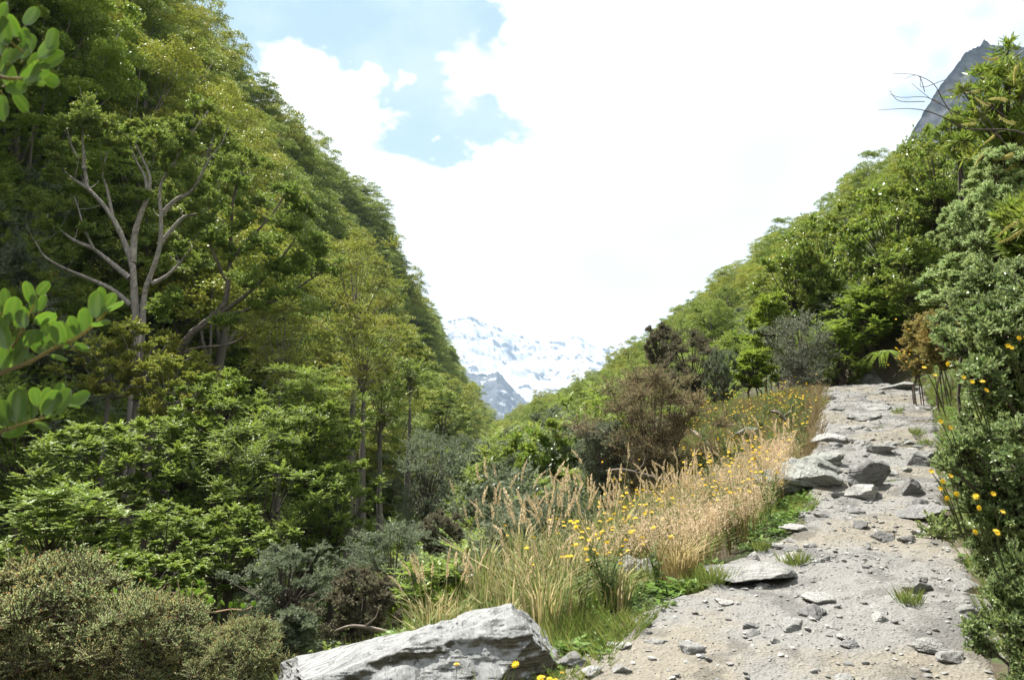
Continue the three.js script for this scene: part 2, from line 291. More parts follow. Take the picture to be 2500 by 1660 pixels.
// a tuft of leafy twigs; rise: 0 flat fans .. 1 upright tufts
function spray(m, tw, R, cx, cy, cz, r, twigs, per, L, W, pal, rise = .3, tilt = .45, twc = null, tip = null) {   // tilt above .55: leaves stand all round the twig
  const base = pick(R, pal, .8, 1.2);
  for (let t = 0; t < twigs; t++) {
    const a = R() * 6.2832, el = lerp(-.25, 1.25, Math.pow(R(), 1.1)) * lerp(.55, 1.0, rise) + rise * .15, ce = Math.cos(el), ux = Math.cos(a) * ce, uy = Math.sin(el), uz = Math.sin(a) * ce;
    const len = r * (.6 + .5 * R()), st = .18 * R(), ox = cx + (R() - .5) * r * .5, oy = cy - r * .15 + (R() - .5) * r * .35, oz = cz + (R() - .5) * r * .5;
    let sx = -Math.sin(a), sz = Math.cos(a); const droop = lerp(.25, .05, rise);
    const col = mixc(base, pick(R, pal, .75, 1.3), .5);
    if (tw && twc) tw.tube([V(ox, oy, oz), V(ox + ux * len, oy + uy * len - droop * len * .5, oz + uz * len)], [Math.max(.004, r * .008), .0015], 3, twc, false);
    for (let k = 0; k < per; k++) {
      const f = st + (1 - st) * (k + R() * .6) / per, s = k & 1 ? 1 : -1, tp = f > .9 && R() < .6 && tip ? tip : null;
      const x = ox + ux * len * f, y = oy + uy * len * f - droop * len * f * f * .5, z = oz + uz * len * f;
      const c0 = tp ? pick(R, tp, .8, 1.25) : mixc(col, pick(R, pal, .7, 1.3), .4);
      if (tilt > .55) { const b = R() * 6.2832, e = R() * 2 - 1, h = Math.sqrt(1 - e * e); leafOn(m, R, x, y, z, ux * .7 + Math.cos(b) * h, uy * .7 + e * .8 + .25, uz * .7 + Math.sin(b) * h, R() - .5, R() - .2, R() - .5, L * (.65 + .6 * R()), W * (.7 + .5 * R()), c0); continue; }
      const nx = -ux * uy * .6 + (R() - .5) * 2 * tilt, ny = 1, nz = -uz * uy * .6 + (R() - .5) * 2 * tilt;
      const c = c0;
      leafOn(m, R, x, y, z, ux * .6 + sx * s * .8 + (R() - .5) * .5, uy * .6 + (R() - .4) * .6, uz * .6 + sz * s * .8 + (R() - .5) * .5, nx, ny, nz, L * (.65 + .6 * R()), W * (.7 + .5 * R()), c);
    }
  }
}
const BARK = { grey: [.17, .15, .13], brown: [.085, .068, .052], pale: [.30, .265, .23], dark: [.045, .038, .03] };
const barkCol = (R, b) => () => { const k = R() < .12 ? 1.6 : .65 + .6 * R(); return [b[0] * k, b[1] * k, b[2] * k]; };
// a whole beech for the hillsides: trunk with limbs, crown of tiered domes
function farBeech(seed, o) {
  const R = rng(seed), tr = new MB(), cr = new MB(o.n * o.per * 4), H = o.H, col = barkCol(R, o.bark ?? BARK.grey);
  const lean = V((R() - .5) * .16 * H, H * .86, (R() - .5) * .16 * H), tp = curve([V(0, -1.5, 0), V(lean.x * .25 + R() * .3, H * .3, lean.z * .2), V(lean.x * .6, H * .6, lean.z * .7), lean], 8);
  tr.tube(tp, taper(8, H * .024, H * .006), 6, col);
  for (let k = 0; k < o.n; k++) {
    const t = lerp(.30, 1, Math.pow((k + .5) / o.n, .85)), prof = Math.sqrt(Math.max(.02, 1 - Math.pow((t - .55) / .56, 2))), a = k * 2.39996 + R() * .9, rho = o.R * prof * Math.sqrt(.12 + .88 * R());
    const ax = tp[Math.min(8, Math.floor(t * 8))], c = V(ax.x + Math.cos(a) * rho, H * t * (.94 + .1 * R()), ax.z + Math.sin(a) * rho), r = o.R * lerp(.24, .42, R()) * (1.12 - .3 * t);
    dome(cr, R, c.x, c.y, c.z, r, Math.round(o.per * r * r / (o.R * o.R * .15)), o.L, o.W, o.pal, o.thick ?? .45);
    const s = tp[Math.max(1, Math.min(7, Math.floor(t * 8 - 2 - R())))];
    if (k % o.limbEvery === 0) tr.tube(curve([s, V(lerp(s.x, c.x, .5), lerp(s.y, c.y, .35), lerp(s.z, c.z, .5)), V(c.x, c.y - .05, c.z)], 4), taper(4, H * .008, H * .0022), 4, col);
  }
  return { trunk: tr.geo(true), crown: cr.geo(false) };
}
function plantThing(name, label, category, group, parts, pos, turn = 0, scale = 1) {
  const g = new THREE.Group(); for (const [n, geo, mat] of parts) mesh(geo, mat, n, g);
  g.position.copy(pos); g.rotation.y = turn; if (scale.isVector3) g.scale.copy(scale); else g.scale.setScalar(scale);
  return add(g, name, label, category, group);
}
// ---------------------------------------------------------------- the forest on both sides of the valley
{
  const R = rng(5), mids = [], fars = [];
  for (let k = 0; k < 4; k++) mids.push(farBeech(100 + k, { H: 11 + k, R: 3.5 + .3 * k, n: 46, per: 1080, L: .135, W: .056, pal: k === 3 ? PAL.beechWarm : PAL.beechFar, limbEvery: 3, thick: .62 }));
  for (let k = 0; k < 5; k++) fars.push(farBeech(200 + k, { H: 10 + k, R: 3.5 + .25 * k, n: 36, per: 640, L: .20, W: .080, pal: k === 4 ? PAL.beechWarm : PAL.beechFar, limbEvery: 4, thick: .62 }));
  const dark = farBeech(300, { H: 11, R: 3.4, n: 40, per: 1200, L: .14, W: .055, pal: PAL.glossy, limbEvery: 3, thick: .62 });
  const spots = [];
  const jitterRow = (d) => 4.6 + Math.min(2.2, d * .008);
  for (let d = 30; d < 400;) {                                                     // left wall
    const st = jitterRow(d), lx = table(LX, d), ly = table(LY, d), len = Math.hypot(lx + 12.5, ly - floorY(d));
    for (let s = 0; s < len + 14; s += st) {
      const dd = d + (R() - .5) * st, t = (s + (R() - .5) * st) / len, x = t < 1 ? lerp(-12.5, lx, t) : lx - (t - 1) * len;
      spots.push({ x: x + (R() - .5) * 1.5, d: dd, side: -1 });
    }
    d += st;
  }
  for (let d = 40; d < 500;) {                                                     // right hillside
    const st = jitterRow(d) * 1.02, xf = table(XF, d), rx = table(RX, d);
    for (let x = xf - 8; x < rx + 12; x += st * .85) spots.push({ x: x + (R() - .5) * st, d: d + (R() - .5) * st, side: 1 });
    d += st;
  }
  const seen = [], SKYLINE = [[1175, 1016], [1250, 968], [1313, 932], [1429, 884], [1525, 820], [1694, 688], [1800, 603], [1906, 519], [1990, 460], [2075, 430], [2102, 349], [2255, 286], [2600, 280]];
  for (const s of spots) {
    const y = ground(s.x, -s.d), p = V(s.x, y + 6, -s.d).sub(EYE), zc = -(p.z * cp - p.y * sp) , yc = p.y * cp + p.z * sp, px = 1250 + p.x / zc * FPX, py = 830 - yc / zc * FPX;
    if (zc < 20 || px < -260 || px > 2700 || py < -500 || py > 1700) continue;
    if (s.side > 0 && s.d < 460) { const top = V(s.x, y + 12.5, -s.d).sub(EYE), zt = -(top.z * cp - top.y * sp), pt = 830 - (top.y * cp + top.z * sp) / zt * FPX; if (pt < table(SKYLINE, px) + 25) { const need = (table(SKYLINE, px) + 30 - (830 - ((y - EYE.y) * cp + -s.d * sp) / zt * FPX)) / (pt - (830 - ((y - EYE.y) * cp + -s.d * sp) / zt * FPX)); if (!(need > .35) || s.d < 48) continue; s.small = Math.min(1, need); } }   // the nearer part of the hillside carries shrubs, not trees
    if (s.side < 0 && p.length() < 40) continue; Object.assign(s, { y, px, py, dist: p.length() }); seen.push(s);
  }
  seen.sort((a, b) => a.dist - b.dist);
  const rest = new Map();
  seen.forEach((s, k) => {
    const proto = s.dist < 115 ? (R() < .14 ? dark : mids[Math.floor(R() * mids.length)]) : fars[Math.floor(R() * fars.length)];
    const pos = V(s.x, s.y - .4, -s.d), turn = R() * 6.283, sc = V(.8 + .45 * R(), (.72 + .6 * R() * R()) * (R() < .08 ? 1.15 : 1), .8 + .45 * R()).multiplyScalar((s.small ?? 1) * (s.side > 0 ? .8 : 1));
    if (k < 290) {
      const look = proto === dark ? 'fresh green' : proto === mids[3] || proto === fars[4] ? 'warm olive' : 'olive green', size = sc.y < .75 ? 'small ' : sc.y > 1.08 ? 'tall ' : '';
      const zone = s.side < 0 ? (s.py < 330 ? 'high on the steep left cliff' : s.py < 640 ? 'halfway up the left cliff' : 'near the foot of the left cliff') : (s.py < 560 ? 'on the upper right hillside' : s.py < 800 ? 'on the middle of the right hillside' : 'low on the right hillside');
      const g = plantThing('beech_tree', `${size}beech with tiered ${look} crown ${zone}`, 'tree', `${size}${look} beeches ${zone}`,
        [['trunk', proto.trunk, M.bark], ['crown', proto.crown, M.far]], pos, turn, sc);
      if (s.side < 0) g.rotation.z = -.10 - .1 * R();
    } else {
      if (!rest.has(proto)) rest.set(proto, []);
      rest.get(proto).push(new THREE.Matrix4().compose(pos, new THREE.Quaternion().setFromEuler(new THREE.Euler(0, turn, s.side < 0 ? -.12 : 0)), sc));
    }
  });
  const mass = new THREE.Group();
  for (const [proto, ms] of rest) for (const [n, geo, mat] of [['trunks', proto.trunk, M.bark], ['crowns', proto.crown, M.far]]) {
    const im = new THREE.InstancedMesh(geo, mat, ms.length); ms.forEach((q, i) => im.setMatrixAt(i, q)); im.name = n; im.userData.kind = 'stuff'; im.castShadow = im.receiveShadow = true; mass.add(im);
  }
  stuff(mass, 'distant_forest', 'far beech forest filling both valley sides up to the ridges', 'forest');
  console.log('forest', seen.length);
}
// ---------------------------------------------------------------- rocks
{
  const rmap = tex(1024, (u, v) => { const s = tfbm(u, v * 1, 4, 6, 21), st = tnoise(u * 4 + s * .6, v * 48, 48, 9), f = tfbm(u, v, 96, 2, 66), k = .80 + .20 * s + .17 * st + .16 * f - .34 * sstep(.18, .5, tfbm(u, v, 8, 6, 50)) + .2 * sstep(.3, .5, tfbm(u, v, 5, 6, 150)); return [k, k, k * .985]; });
  const rb = tex(1024, (u, v) => { const b = clamp(.5 + .22 * tnoise(u * 4 + tfbm(u, v, 4, 3, 21) * .6, v * 48, 48, 9) + .25 * tfbm(u, v, 32, 4, 31)); return [b, b, b]; }, false);
  const rm = (r, g, b) => std({ color: new THREE.Color().setRGB(r, g, b), map: rmap, bumpMap: rb, bumpScale: .02, roughness: .85 });
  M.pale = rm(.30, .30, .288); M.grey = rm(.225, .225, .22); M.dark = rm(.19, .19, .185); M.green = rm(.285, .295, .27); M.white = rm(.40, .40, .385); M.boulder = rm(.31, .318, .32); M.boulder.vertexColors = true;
}
function rockGeo(seed, planes, detail, layer = .05, rough = .06, axis = V(.15, 1, .1), lf = 9) {
  const R = rng(seed), pl = planes ?? Array.from({ length: 11 }, () => [V(R() * 2 - 1, R() * 2 - 1, R() * 2 - 1).normalize(), .62 + .38 * R()]);
  axis = axis.clone().normalize(); const g = new THREE.IcosahedronGeometry(1, detail), p = g.attributes.position, v = V(), o = seed * 3.17;
  for (let k = 0; k < p.count; k++) {
    v.fromBufferAttribute(p, k).normalize(); let r = 1.6; for (const [n, h] of pl) { const t = n.dot(v); if (t > .05) r = Math.min(r, h / t); }
    r *= 1 + rough * fbm(v.x * 2.5 + o, v.y * 2.5, v.z * 2.5, 4) + rough * .35 * fbm(v.x * 11 + o, v.y * 11, v.z * 11, 3);
    const s = v.dot(axis) * r, band = s * lf + .7 * noise(v.x * 2 + o, v.y * 2, v.z * 2), bi = Math.floor(band), f = band - bi;
    r *= 1 + layer * ((hash3(bi, seed, 3) - .5) * (1 - sstep(.8, 1, f)) + (hash3(bi + 1, seed, 3) - .5) * sstep(.8, 1, f));
    p.setXYZ(k, v.x * r, v.y * r, v.z * r);
  }
  return g;
}
function finishRock(g, scale) {   // real size, creased normals, texture laid on in metres from the side each face shows
  g.scale(scale.x, scale.y, scale.z);
  const p = g.attributes.position, uv = g.attributes.uv, a = V(), b = V(), c = V(), n = V(); const key = new Map(), nn = new Float32Array(p.count * 3), fn = [];
  for (let k = 0; k < p.count; k += 3) {
    a.fromBufferAttribute(p, k); b.fromBufferAttribute(p, k + 1); c.fromBufferAttribute(p, k + 2); n.crossVectors(b.clone().sub(a), c.clone().sub(a)); fn.push(n.clone());
    const ax = Math.abs(n.x), ay = Math.abs(n.y), az = Math.abs(n.z);
    for (let j = 0; j < 3; j++) { const x = p.getX(k + j), y = p.getY(k + j), z = p.getZ(k + j); uv.setXY(k + j, (ax > az && ax > ay ? z : x) / .42, (ay > ax && ay > az ? z * .8 + y : y) / .42); const q = Math.round(x * 2e4) + ',' + Math.round(y * 2e4) + ',' + Math.round(z * 2e4); if (!key.has(q)) key.set(q, []); key.get(q).push(k + j); }
  }
  for (const l of key.values()) for (const i of l) { n.set(0, 0, 0); const own = fn[Math.floor(i / 3)]; for (const j of l) { const f = fn[Math.floor(j / 3)]; if (f.dot(own) > .75 * f.length() * own.length()) n.add(f); } n.normalize(); nn.set([n.x, n.y, n.z], i * 3); }
  g.setAttribute('normal', new THREE.BufferAttribute(nn, 3)); return g;
}
const mixc2 = (a, b, t) => [lerp(a[0], b[0], t), lerp(a[1], b[1], t), lerp(a[2], b[2], t)];
{
  // the big boulder at the foot of the picture
  const pl = [[V(-.28, .95, .02), .50], [V(-.12, .93, -.34), .50], [V(-.22, .70, .68), .60], [V(.05, -.34, .94), .58], [V(.74, .64, .14), .68], [V(.93, .0, .3), .84], [V(.45, .1, .88), .70], [V(0, .25, -.95), .80], [V(-.92, .3, .1), .98], [V(-.45, .3, .8), .86], [V(0, -1, 0), .8], [V(.55, .3, .72), .80]];
  pl.forEach((q) => q[0].normalize());
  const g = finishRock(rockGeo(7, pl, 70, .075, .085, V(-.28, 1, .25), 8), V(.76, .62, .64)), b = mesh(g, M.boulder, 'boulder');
  { // patchy lichen and soil stains that also paint shade into the overhanging front face
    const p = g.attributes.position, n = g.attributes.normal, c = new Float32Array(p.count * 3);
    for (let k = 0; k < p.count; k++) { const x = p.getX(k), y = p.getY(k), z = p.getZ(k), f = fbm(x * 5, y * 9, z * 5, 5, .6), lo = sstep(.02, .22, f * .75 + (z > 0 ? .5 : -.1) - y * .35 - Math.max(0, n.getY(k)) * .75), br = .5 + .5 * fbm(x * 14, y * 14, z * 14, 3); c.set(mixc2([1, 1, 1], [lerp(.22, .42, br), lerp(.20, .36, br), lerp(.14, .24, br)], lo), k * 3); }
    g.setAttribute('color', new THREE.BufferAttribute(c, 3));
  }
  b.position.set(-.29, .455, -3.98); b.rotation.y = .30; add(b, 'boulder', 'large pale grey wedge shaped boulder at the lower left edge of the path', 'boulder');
  // [px, py of the foot, width px, height px, material, look, where, turn]
  const list = [
    [1976, 1196, 150, 84, 'green', 'large layered green grey rock tilted at the left edge of the path', -.25], [2004, 1146, 110, 40, 'green', 'flat green grey rock just behind the large layered rock on the path', .1],
    [2124, 1196, 64, 62, 'grey', 'dark grey pyramid shaped rock in the middle of the path', .5], [2115, 1222, 62, 42, 'white', 'whitish wedge of rock in front of the grey pyramid rock', .2],
    [2236, 1214, 40, 56, 'grey', 'upright grey rock on the right side of the path', .8], [2026, 1082, 44, 24, 'white', 'white flat rock at the left edge of the upper path', 0],
    [1934, 1092, 24, 24, 'white', 'small white rock at the left edge among the herbs beside the upper path', .3], [2111, 1096, 34, 24, 'white', 'white angular rock in the middle of the upper path', .7],
    [2154, 1108, 44, 20, 'pale', 'pale flat rock right of the white angular rock on the upper path', .1], [2248, 1142, 44, 40, 'dark', 'dark tilted rock at the right side of the upper path', -.5],
    [2182, 1164, 30, 16, 'white', 'small white slab right of the grey pyramid rock', .2], [2210, 1152, 19, 12, 'white', 'tiny white stone beside the dark tilted rock', .1],
    [1835, 1076, 82, 26, 'green', 'flat grey green rock lying in the flowers left of the upper path', 0], [2243, 1236, 36, 20, 'grey', 'small grey rock below the upright grey rock', -.4],
    [2136, 960, 84, 76, 'grey', 'dark outcrop of rock standing in shade behind the crest of the path', .4],
    [1822, 1412, 120, 36, 'pale', 'long grey slab sloping along the left edge of the path', .02], [1900, 1340, 32, 14, 'white', 'thin white stone on the left path edge below the grasses', 0],
    [1930, 1328, 30, 13, 'white', 'thin white stone a step above another on the left path edge', .3], [1840, 1366, 22, 14, 'white', 'small white stone at the upper end of the long grey slab', .6],
    [2012, 1378, 28, 18, 'pale', 'small pale stone in the middle of the path below the rocks', .2], [1985, 1506, 46, 26, 'grey', 'grey rounded rock in the middle of the near path', .1],
    [2152, 1520, 36, 20, 'white', 'white stone low on the near path right of the grey rounded rock', .5], [2232, 1430, 32, 24, 'white', 'white kite shaped stone on the right of the path', .9],
    [2201, 1466, 54, 16, 'pale', 'pale flat slab on the right of the near path', 0], [2056, 1470, 20, 12, 'white', 'tiny white stone above the grey rounded rock', .3],
    [1864, 1438, 24, 12, 'pale', 'small pale stone just below the long grey slab', .2], [1771, 1480, 34, 16, 'white', 'white stone below the green tuft on the left path edge', .1],
    [1829, 1562, 44, 24, 'pale', 'pale stone on the near path at its left', .3], [1941, 1538, 48, 20, 'pale', 'pale flat stone below the grey rounded rock', -.2],
    [1897, 1574, 18, 14, 'white', 'tiny white stone between two pale stones of the near path', .2], [2103, 1292, 28, 18, 'grey', 'small dark edged stone in the mid path below the wedge rock', .4],
    [2116, 1346, 22, 12, 'grey', 'small grey stone in the mid path', .4], [2007, 1440, 18, 12, 'pale', 'tiny pale stone left of centre on the near path', .1],
    [2330, 1622, 46, 30, 'pale', 'pale stone at the foot of the right hand shrub', .3], [2370, 1452, 44, 28, 'pale', 'pale stone half under the right hand shrub', .8], [2385, 1508, 46, 26, 'pale', 'pale stone at the right path edge below another stone', .5],
    [1694, 1604, 42, 38, 'pale', 'banded white and grey block standing on the near path', .15], [1518, 1582, 48, 14, 'white', 'white flat stone right of the boulder', 0],
    [1591, 1576, 34, 18, 'pale', 'pale stone between the white flat stone and the banded block', .4], [1511, 1646, 36, 18, 'pale', 'pale stone on the bottom edge of the path', .2],
    [1446, 1650, 32, 16, 'white', 'white stone at the bottom edge beside the boulder', .5], [1404, 1624, 50, 30, 'grey', 'grey stone tucked against the right end of the boulder', .3],
    [1581, 1534, 22, 16, 'dark', 'small dark stone at the left margin of the near path', .2], [1484, 1552, 40, 16, 'grey', 'grey flat stone in the left margin of the near path', .1], [1718, 1612, 20, 12, 'dark', 'small dark stone touching the banded block', .1],
    [1606, 1420, 52, 50, 'white', 'bright white rock in the grass beside an orange dry tuft', .2], [1568, 1312, 44, 54, 'pale', 'pale pointed rock standing among the yellow flowers', .5], [1246, 1392, 84, 86, 'pale', 'pale rounded rock behind the tall seed grasses', .3],
    [1524, 1412, 92, 50, 'green', 'dull grey green rock low in the grass left of the white rock', -.2], [2244, 1262, 100, 26, 'grey', 'long grey ledge of rock at the right path edge', .18], [2140, 1002, 78, 20, 'pale', 'pale flush ledge of rock across the top of the path', .1],
    [2205, 950, 62, 18, 'pale', 'pale ledge of rock at the crest of the path', .1], [2124, 1026, 54, 16, 'pale', 'pale flush ledge just below the ledge across the path top', .15], [2040, 1004, 40, 12, 'grey', 'thin grey stone at the left of the path top', .1],
    [2270, 1120, 70, 14, 'pale', 'pale thin ledge below the right hand shrub', .2], [2090, 1048, 36, 10, 'pale', 'thin pale stone in the upper path', .1],
  ];
  list.forEach(([px, py, w, h, m, label, turn], i) => {
    const p = label.startsWith('dark outcrop') ? at(px, py, 19.6) : hit(px, py - h * .12, onPath), d = -p.z, sc = d / FPX * 1.02, W = w * sc / 2, Hh = h * sc / 2, Z = Math.min(W * (.75 + .3 * hash3(i, 1, 2)), Math.max(W, Hh) * 1.0);
    const g = finishRock(rockGeo(40 + i, null, w > 60 ? 16 : 9, m === 'green' || i === 16 ? .16 : .08, .08, V(.2 - turn, 1, .2), 5), V(W * 1.22, Hh * 1.2, Z * 1.2));
    const r = mesh(g, M[m], 'rock'); r.position.set(p.x, p.y + Hh * .38, p.z - Z * .3); r.rotation.set(.05, w > 180 ? .4 : hash3(i, 5, 5) * .8 - .4, turn * .45); if (w > 180) r.position.y -= .045; add(r, w < 36 ? 'stone' : 'rock', label, w < 36 ? 'stone' : 'rock', w < 36 ? 'stones on the path' : 'rocks along the path');
  });
  // smaller stones bedded in the track
  const RS = rng(72);
  for (let k = 0; k < 64; k++) {
    const d = 3.4 + 12 * Math.pow(RS(), 1.3), x = table(XC, d) + (RS() * 2 - 1) * table(HW, d) * .9, W = .022 + .05 * RS() * RS() + .002 * d, g = finishRock(rockGeo(300 + k, null, 6, .1, .08), V(W * 1.3, W * .5, W));
    const r = mesh(g, M[['pale', 'white', 'grey', 'pale'][k % 4]], 'stone'); r.position.set(x, onPath(x, -d) + W * .08, -d); r.rotation.set(.1, RS() * 6.28, .1 * RS()); add(r, 'stone', `small ${['pale', 'white', 'grey', 'pale'][k % 4]} stone bedded in the ${d < 6 ? 'near' : d < 9 ? 'middle' : 'upper'} part of the track`, 'stone', `small ${['pale', 'white', 'grey', 'pale'][k % 4]} stones in the ${d < 6 ? 'near' : d < 9 ? 'middle' : 'upper'} track`);
  }
  // gravel and chips that nobody could count
  const R = rng(71), proto = [0, 1, 2].map((k) => finishRock(rockGeo(90 + k, null, 2, .05, .08), V(1, .42, .75)));
  const grav = new THREE.Group(), sets = [[], [], []], cols = [[], [], []], q = new THREE.Quaternion(), e = new THREE.Euler();
  for (let k = 0; k < 7000; k++) {
    const d = 2.6 + 15.5 * Math.pow(R(), 1.5), x = table(XC, d) + (R() * 2 - 1) * (table(HW, d) + .12), z = -d, s = .003 + .016 * Math.pow(R(), 6) + .00045 * d, j = k % 3, y = onPath(x, z);
    sets[j].push(new THREE.Matrix4().compose(V(x, y + s * .18, z), q.setFromEuler(e.set(R() * .5 - .25, R() * 6.3, R() * .5 - .25)), V(s, s, s))); const b = R() < .3 ? .33 : .15 + .13 * R(); cols[j].push(new THREE.Color().setRGB(b, b, b * .96));
  }
  const gm = std({ color: 0xffffff, roughness: .9 });
  sets.forEach((s, j) => { const im = new THREE.InstancedMesh(proto[j], gm, s.length); s.forEach((m, i) => { im.setMatrixAt(i, m); im.setColorAt(i, cols[j][i]); }); im.name = 'chips'; im.userData.kind = 'stuff'; grav.add(im); });
  stuff(grav, 'gravel', 'small chips of pale schist strewn over the path', 'gravel');
}
// ---------------------------------------------------------------- shrubs and near trees
// crown of a shrub or small tree, its centre at the origin; branches gather at a fork under the crown
function bushGeo(seed, o) {
  const R = rng(seed), st = new MB(), fo = new MB(o.n * o.twigs * o.per * 4), bc = barkCol(R, o.bark ?? BARK.brown), { rx, ry } = o, rz = o.rz ?? rx, sr = o.sr ?? Math.max(.02, rx * .03);
  for (let k = 0; k < o.n; k++) {
    const a = k * 2.39996 + R(), yv = lerp(-1, 1, (k + .5) / o.n), rr = Math.sqrt(Math.max(0, 1 - yv * yv)), rho = Math.pow(R(), .33) * (.86 + .42 * noise(Math.cos(a) * 2 + seed, yv * 2, Math.sin(a) * 2)) * (R() < .12 ? 1.2 : 1);
    const c = V(Math.cos(a) * rr * rx * rho, yv * ry * (.6 + .4 * rho), Math.sin(a) * rr * rz * rho), r = o.r * (.6 + .9 * R() * R());
    spray(fo, st, R, c.x, c.y, c.z, r, o.twigs, o.per, o.L, o.W, o.pal, o.rise ?? .6, o.tilt ?? .6, o.twc && bc, o.tip);
    if (k % (o.stemEvery ?? 1) === 0) st.tube(curve([V((R() - .5) * .2 * rx, -ry * (.35 + .6 * R()), (R() - .5) * .2 * rz), V(c.x * .35, lerp(-ry, c.y, .45), c.z * .35), c], 5), taper(5, sr * (sr > .045 ? .42 : .8), .005), 4, bc);
  }
  return { branches: st.geo(true), foliage: fo.geo(false), rx, ry };
}
const protos = new Map();
let bushNo = 0;
function bush(px, py, rxp, ryp, d, kind, name, label, category, group) {
  const C = at(px, py, d), s = d / FPX, base = V(C.x, ground(C.x, C.z), C.z), hc = Math.max(.25, C.y - base.y), k = KINDS[kind], rx = rxp * s, ry = ryp * s, R = rng(900 + bushNo++);
  if (!protos.has(kind)) protos.set(kind, []);
  const list = protos.get(kind), fits = list.filter((q) => [rx / q.rx, ry / q.ry].every((f) => f > .5 && f < 2));
  let p = fits.length >= (k.variants ?? 1) ? fits[Math.floor(R() * fits.length)] : null;
  if (!p) { p = bushGeo(1000 + Math.round(px * 7 + py), { ...k, rx, ry, rz: rx * .9, r: (k.rr ?? .3) * Math.min(rx, ry) }); list.push(p); }
  const g = new THREE.Group(), st = new MB(), sr = k.sr ?? Math.max(.02, rx * .03), bc = barkCol(R, k.bark ?? BARK.brown), big = sr > .045, n = big ? 2 : 5, top = hc - ry * .35;
  for (let q = 0; q < n; q++) { const a = q / n * 6.28 + R(), w = big ? .15 : rx * .25; st.tube(curve([V(Math.cos(a) * w * .6, -.4, Math.sin(a) * w * .6), V(Math.cos(a) * w + (R() - .5) * .2, top * .35, Math.sin(a) * w), V((R() - .5) * w, top * .75, (R() - .5) * w), V(0, top, 0)], 9), taper(9, sr * (big ? 2.2 : 1), sr * .7), big ? 7 : 5, bc); }
  mesh(st.geo(true), M.bark, big ? 'trunk' : 'stems', g);
  const turn = R() * 6.283, sc = V(rx / p.rx, ry / p.ry, rx / p.rx);
  for (const [nm, geo, mat] of [['branches', p.branches, M.bark], [big ? 'crown' : 'foliage', p.foliage, k.mat]]) { const m = mesh(geo, mat, nm, g); m.position.y = hc; m.rotation.y = turn; m.scale.copy(sc); }
  g.position.copy(base); return add(g, name, label, category, group);
}
const KINDS = {
  beech: { variants: 2, n: 72, twigs: 34, per: 18, L: .044, W: .0175, pal: PAL.glossy, rise: .3, tilt: .54, rr: .25, mat: M.leaf, bark: [.055, .045, .036], twc: 1, sr: .07, stemEvery: 2 },
  beechOlive: { n: 40, twigs: 26, per: 28, L: .052, W: .019, pal: PAL.beechWarm, rise: .6, tilt: .7, rr: .30, mat: M.leaf, bark: BARK.grey, twc: 1, sr: .07 },
  beechYellow: { n: 34, twigs: 22, per: 26, L: .09, W: .026, pal: PAL.beechFar, rise: .4, tilt: .4, rr: .32, mat: M.leaf, bark: BARK.grey, sr: .07 },
  grey: { n: 60, twigs: 22, per: 18, L: .05, W: .011, pal: PAL.greyGreen, rise: .75, tilt: .8, rr: .30, mat: M.leaf, bark: BARK.brown, sr: .03 },
  glossy: { n: 36, twigs: 12, per: 12, L: .12, W: .030, pal: PAL.broadleaf, rise: .7, tilt: .8, rr: .34, mat: M.gloss, bark: BARK.brown, sr: .03 },
  broad: { variants: 2, n: 70, twigs: 16, per: 12, L: .085, W: .028, pal: PAL.broadleaf, rise: .8, tilt: .8, rr: .26, mat: M.gloss, bark: BARK.brown, sr: .03, twc: 1 },
  lime: { n: 56, twigs: 20, per: 16, L: .07, W: .022, pal: PAL.lime, rise: .6, tilt: .8, rr: .34, mat: M.leaf, bark: BARK.brown },
  brown: { n: 80, twigs: 44, per: 16, L: .035, W: .006, pal: PAL.brownTwig.map((c) => c.map((x) => x * 1.2)), rise: .8, tilt: .9, rr: .34, mat: M.dry, bark: [.13, .095, .07], twc: 1, sr: .02 },
  dark: { n: 40, twigs: 26, per: 18, L: .05, W: .011, pal: PAL.darkTwig, rise: .9, tilt: .9, rr: .34, mat: M.dry, bark: BARK.dark, twc: 1, sr: .03 },
  twiggy: { n: 50, twigs: 22, per: 8, L: .05, W: .011, pal: PAL.greyGreen, rise: .8, tilt: .8, rr: .4, mat: M.leaf, bark: BARK.grey, twc: 1, sr: .018 },
  darkgreen: { n: 46, twigs: 22, per: 24, L: .075, W: .022, pal: PAL.glossy, rise: .3, tilt: .5, rr: .34, mat: M.leaf, bark: BARK.brown, sr: .06 },
  fine: { variants: 1, n: 80, twigs: 32, per: 22, L: .024, W: .004, pal: PAL.heath.slice(0, 3), rise: .85, tilt: .9, rr: .3, mat: M.leaf, bark: BARK.brown, twc: 1, sr: .015 },
  dry: { n: 26, twigs: 22, per: 16, L: .05, W: .009, pal: PAL.dryShrub, rise: .9, tilt: .8, rr: .4, mat: M.dry, bark: [.11, .085, .06], twc: 1, sr: .011 },
  heath: { variants: 1, n: 110, twigs: 40, per: 24, L: .0125, W: .0026, pal: PAL.heath, rise: 1, tilt: 1, rr: .42, mat: M.leaf, bark: [.10, .07, .05], twc: 1, sr: .012, tip: PAL.heathTip, stemEvery: 3 },
  manuka: { variants: 1, n: 120, twigs: 32, per: 20, L: .020, W: .0054, pal: PAL.manuka, rise: .85, tilt: .9, rr: .36, mat: M.gloss, bark: BARK.brown, twc: 1, sr: .012, stemEvery: 3 },
  hebe: { n: 44, twigs: 9, per: 13, L: .085, W: .0085, pal: PAL.broadleaf, rise: .95, tilt: .9, rr: .34, mat: M.gloss, bark: BARK.brown, sr: .012 },
};
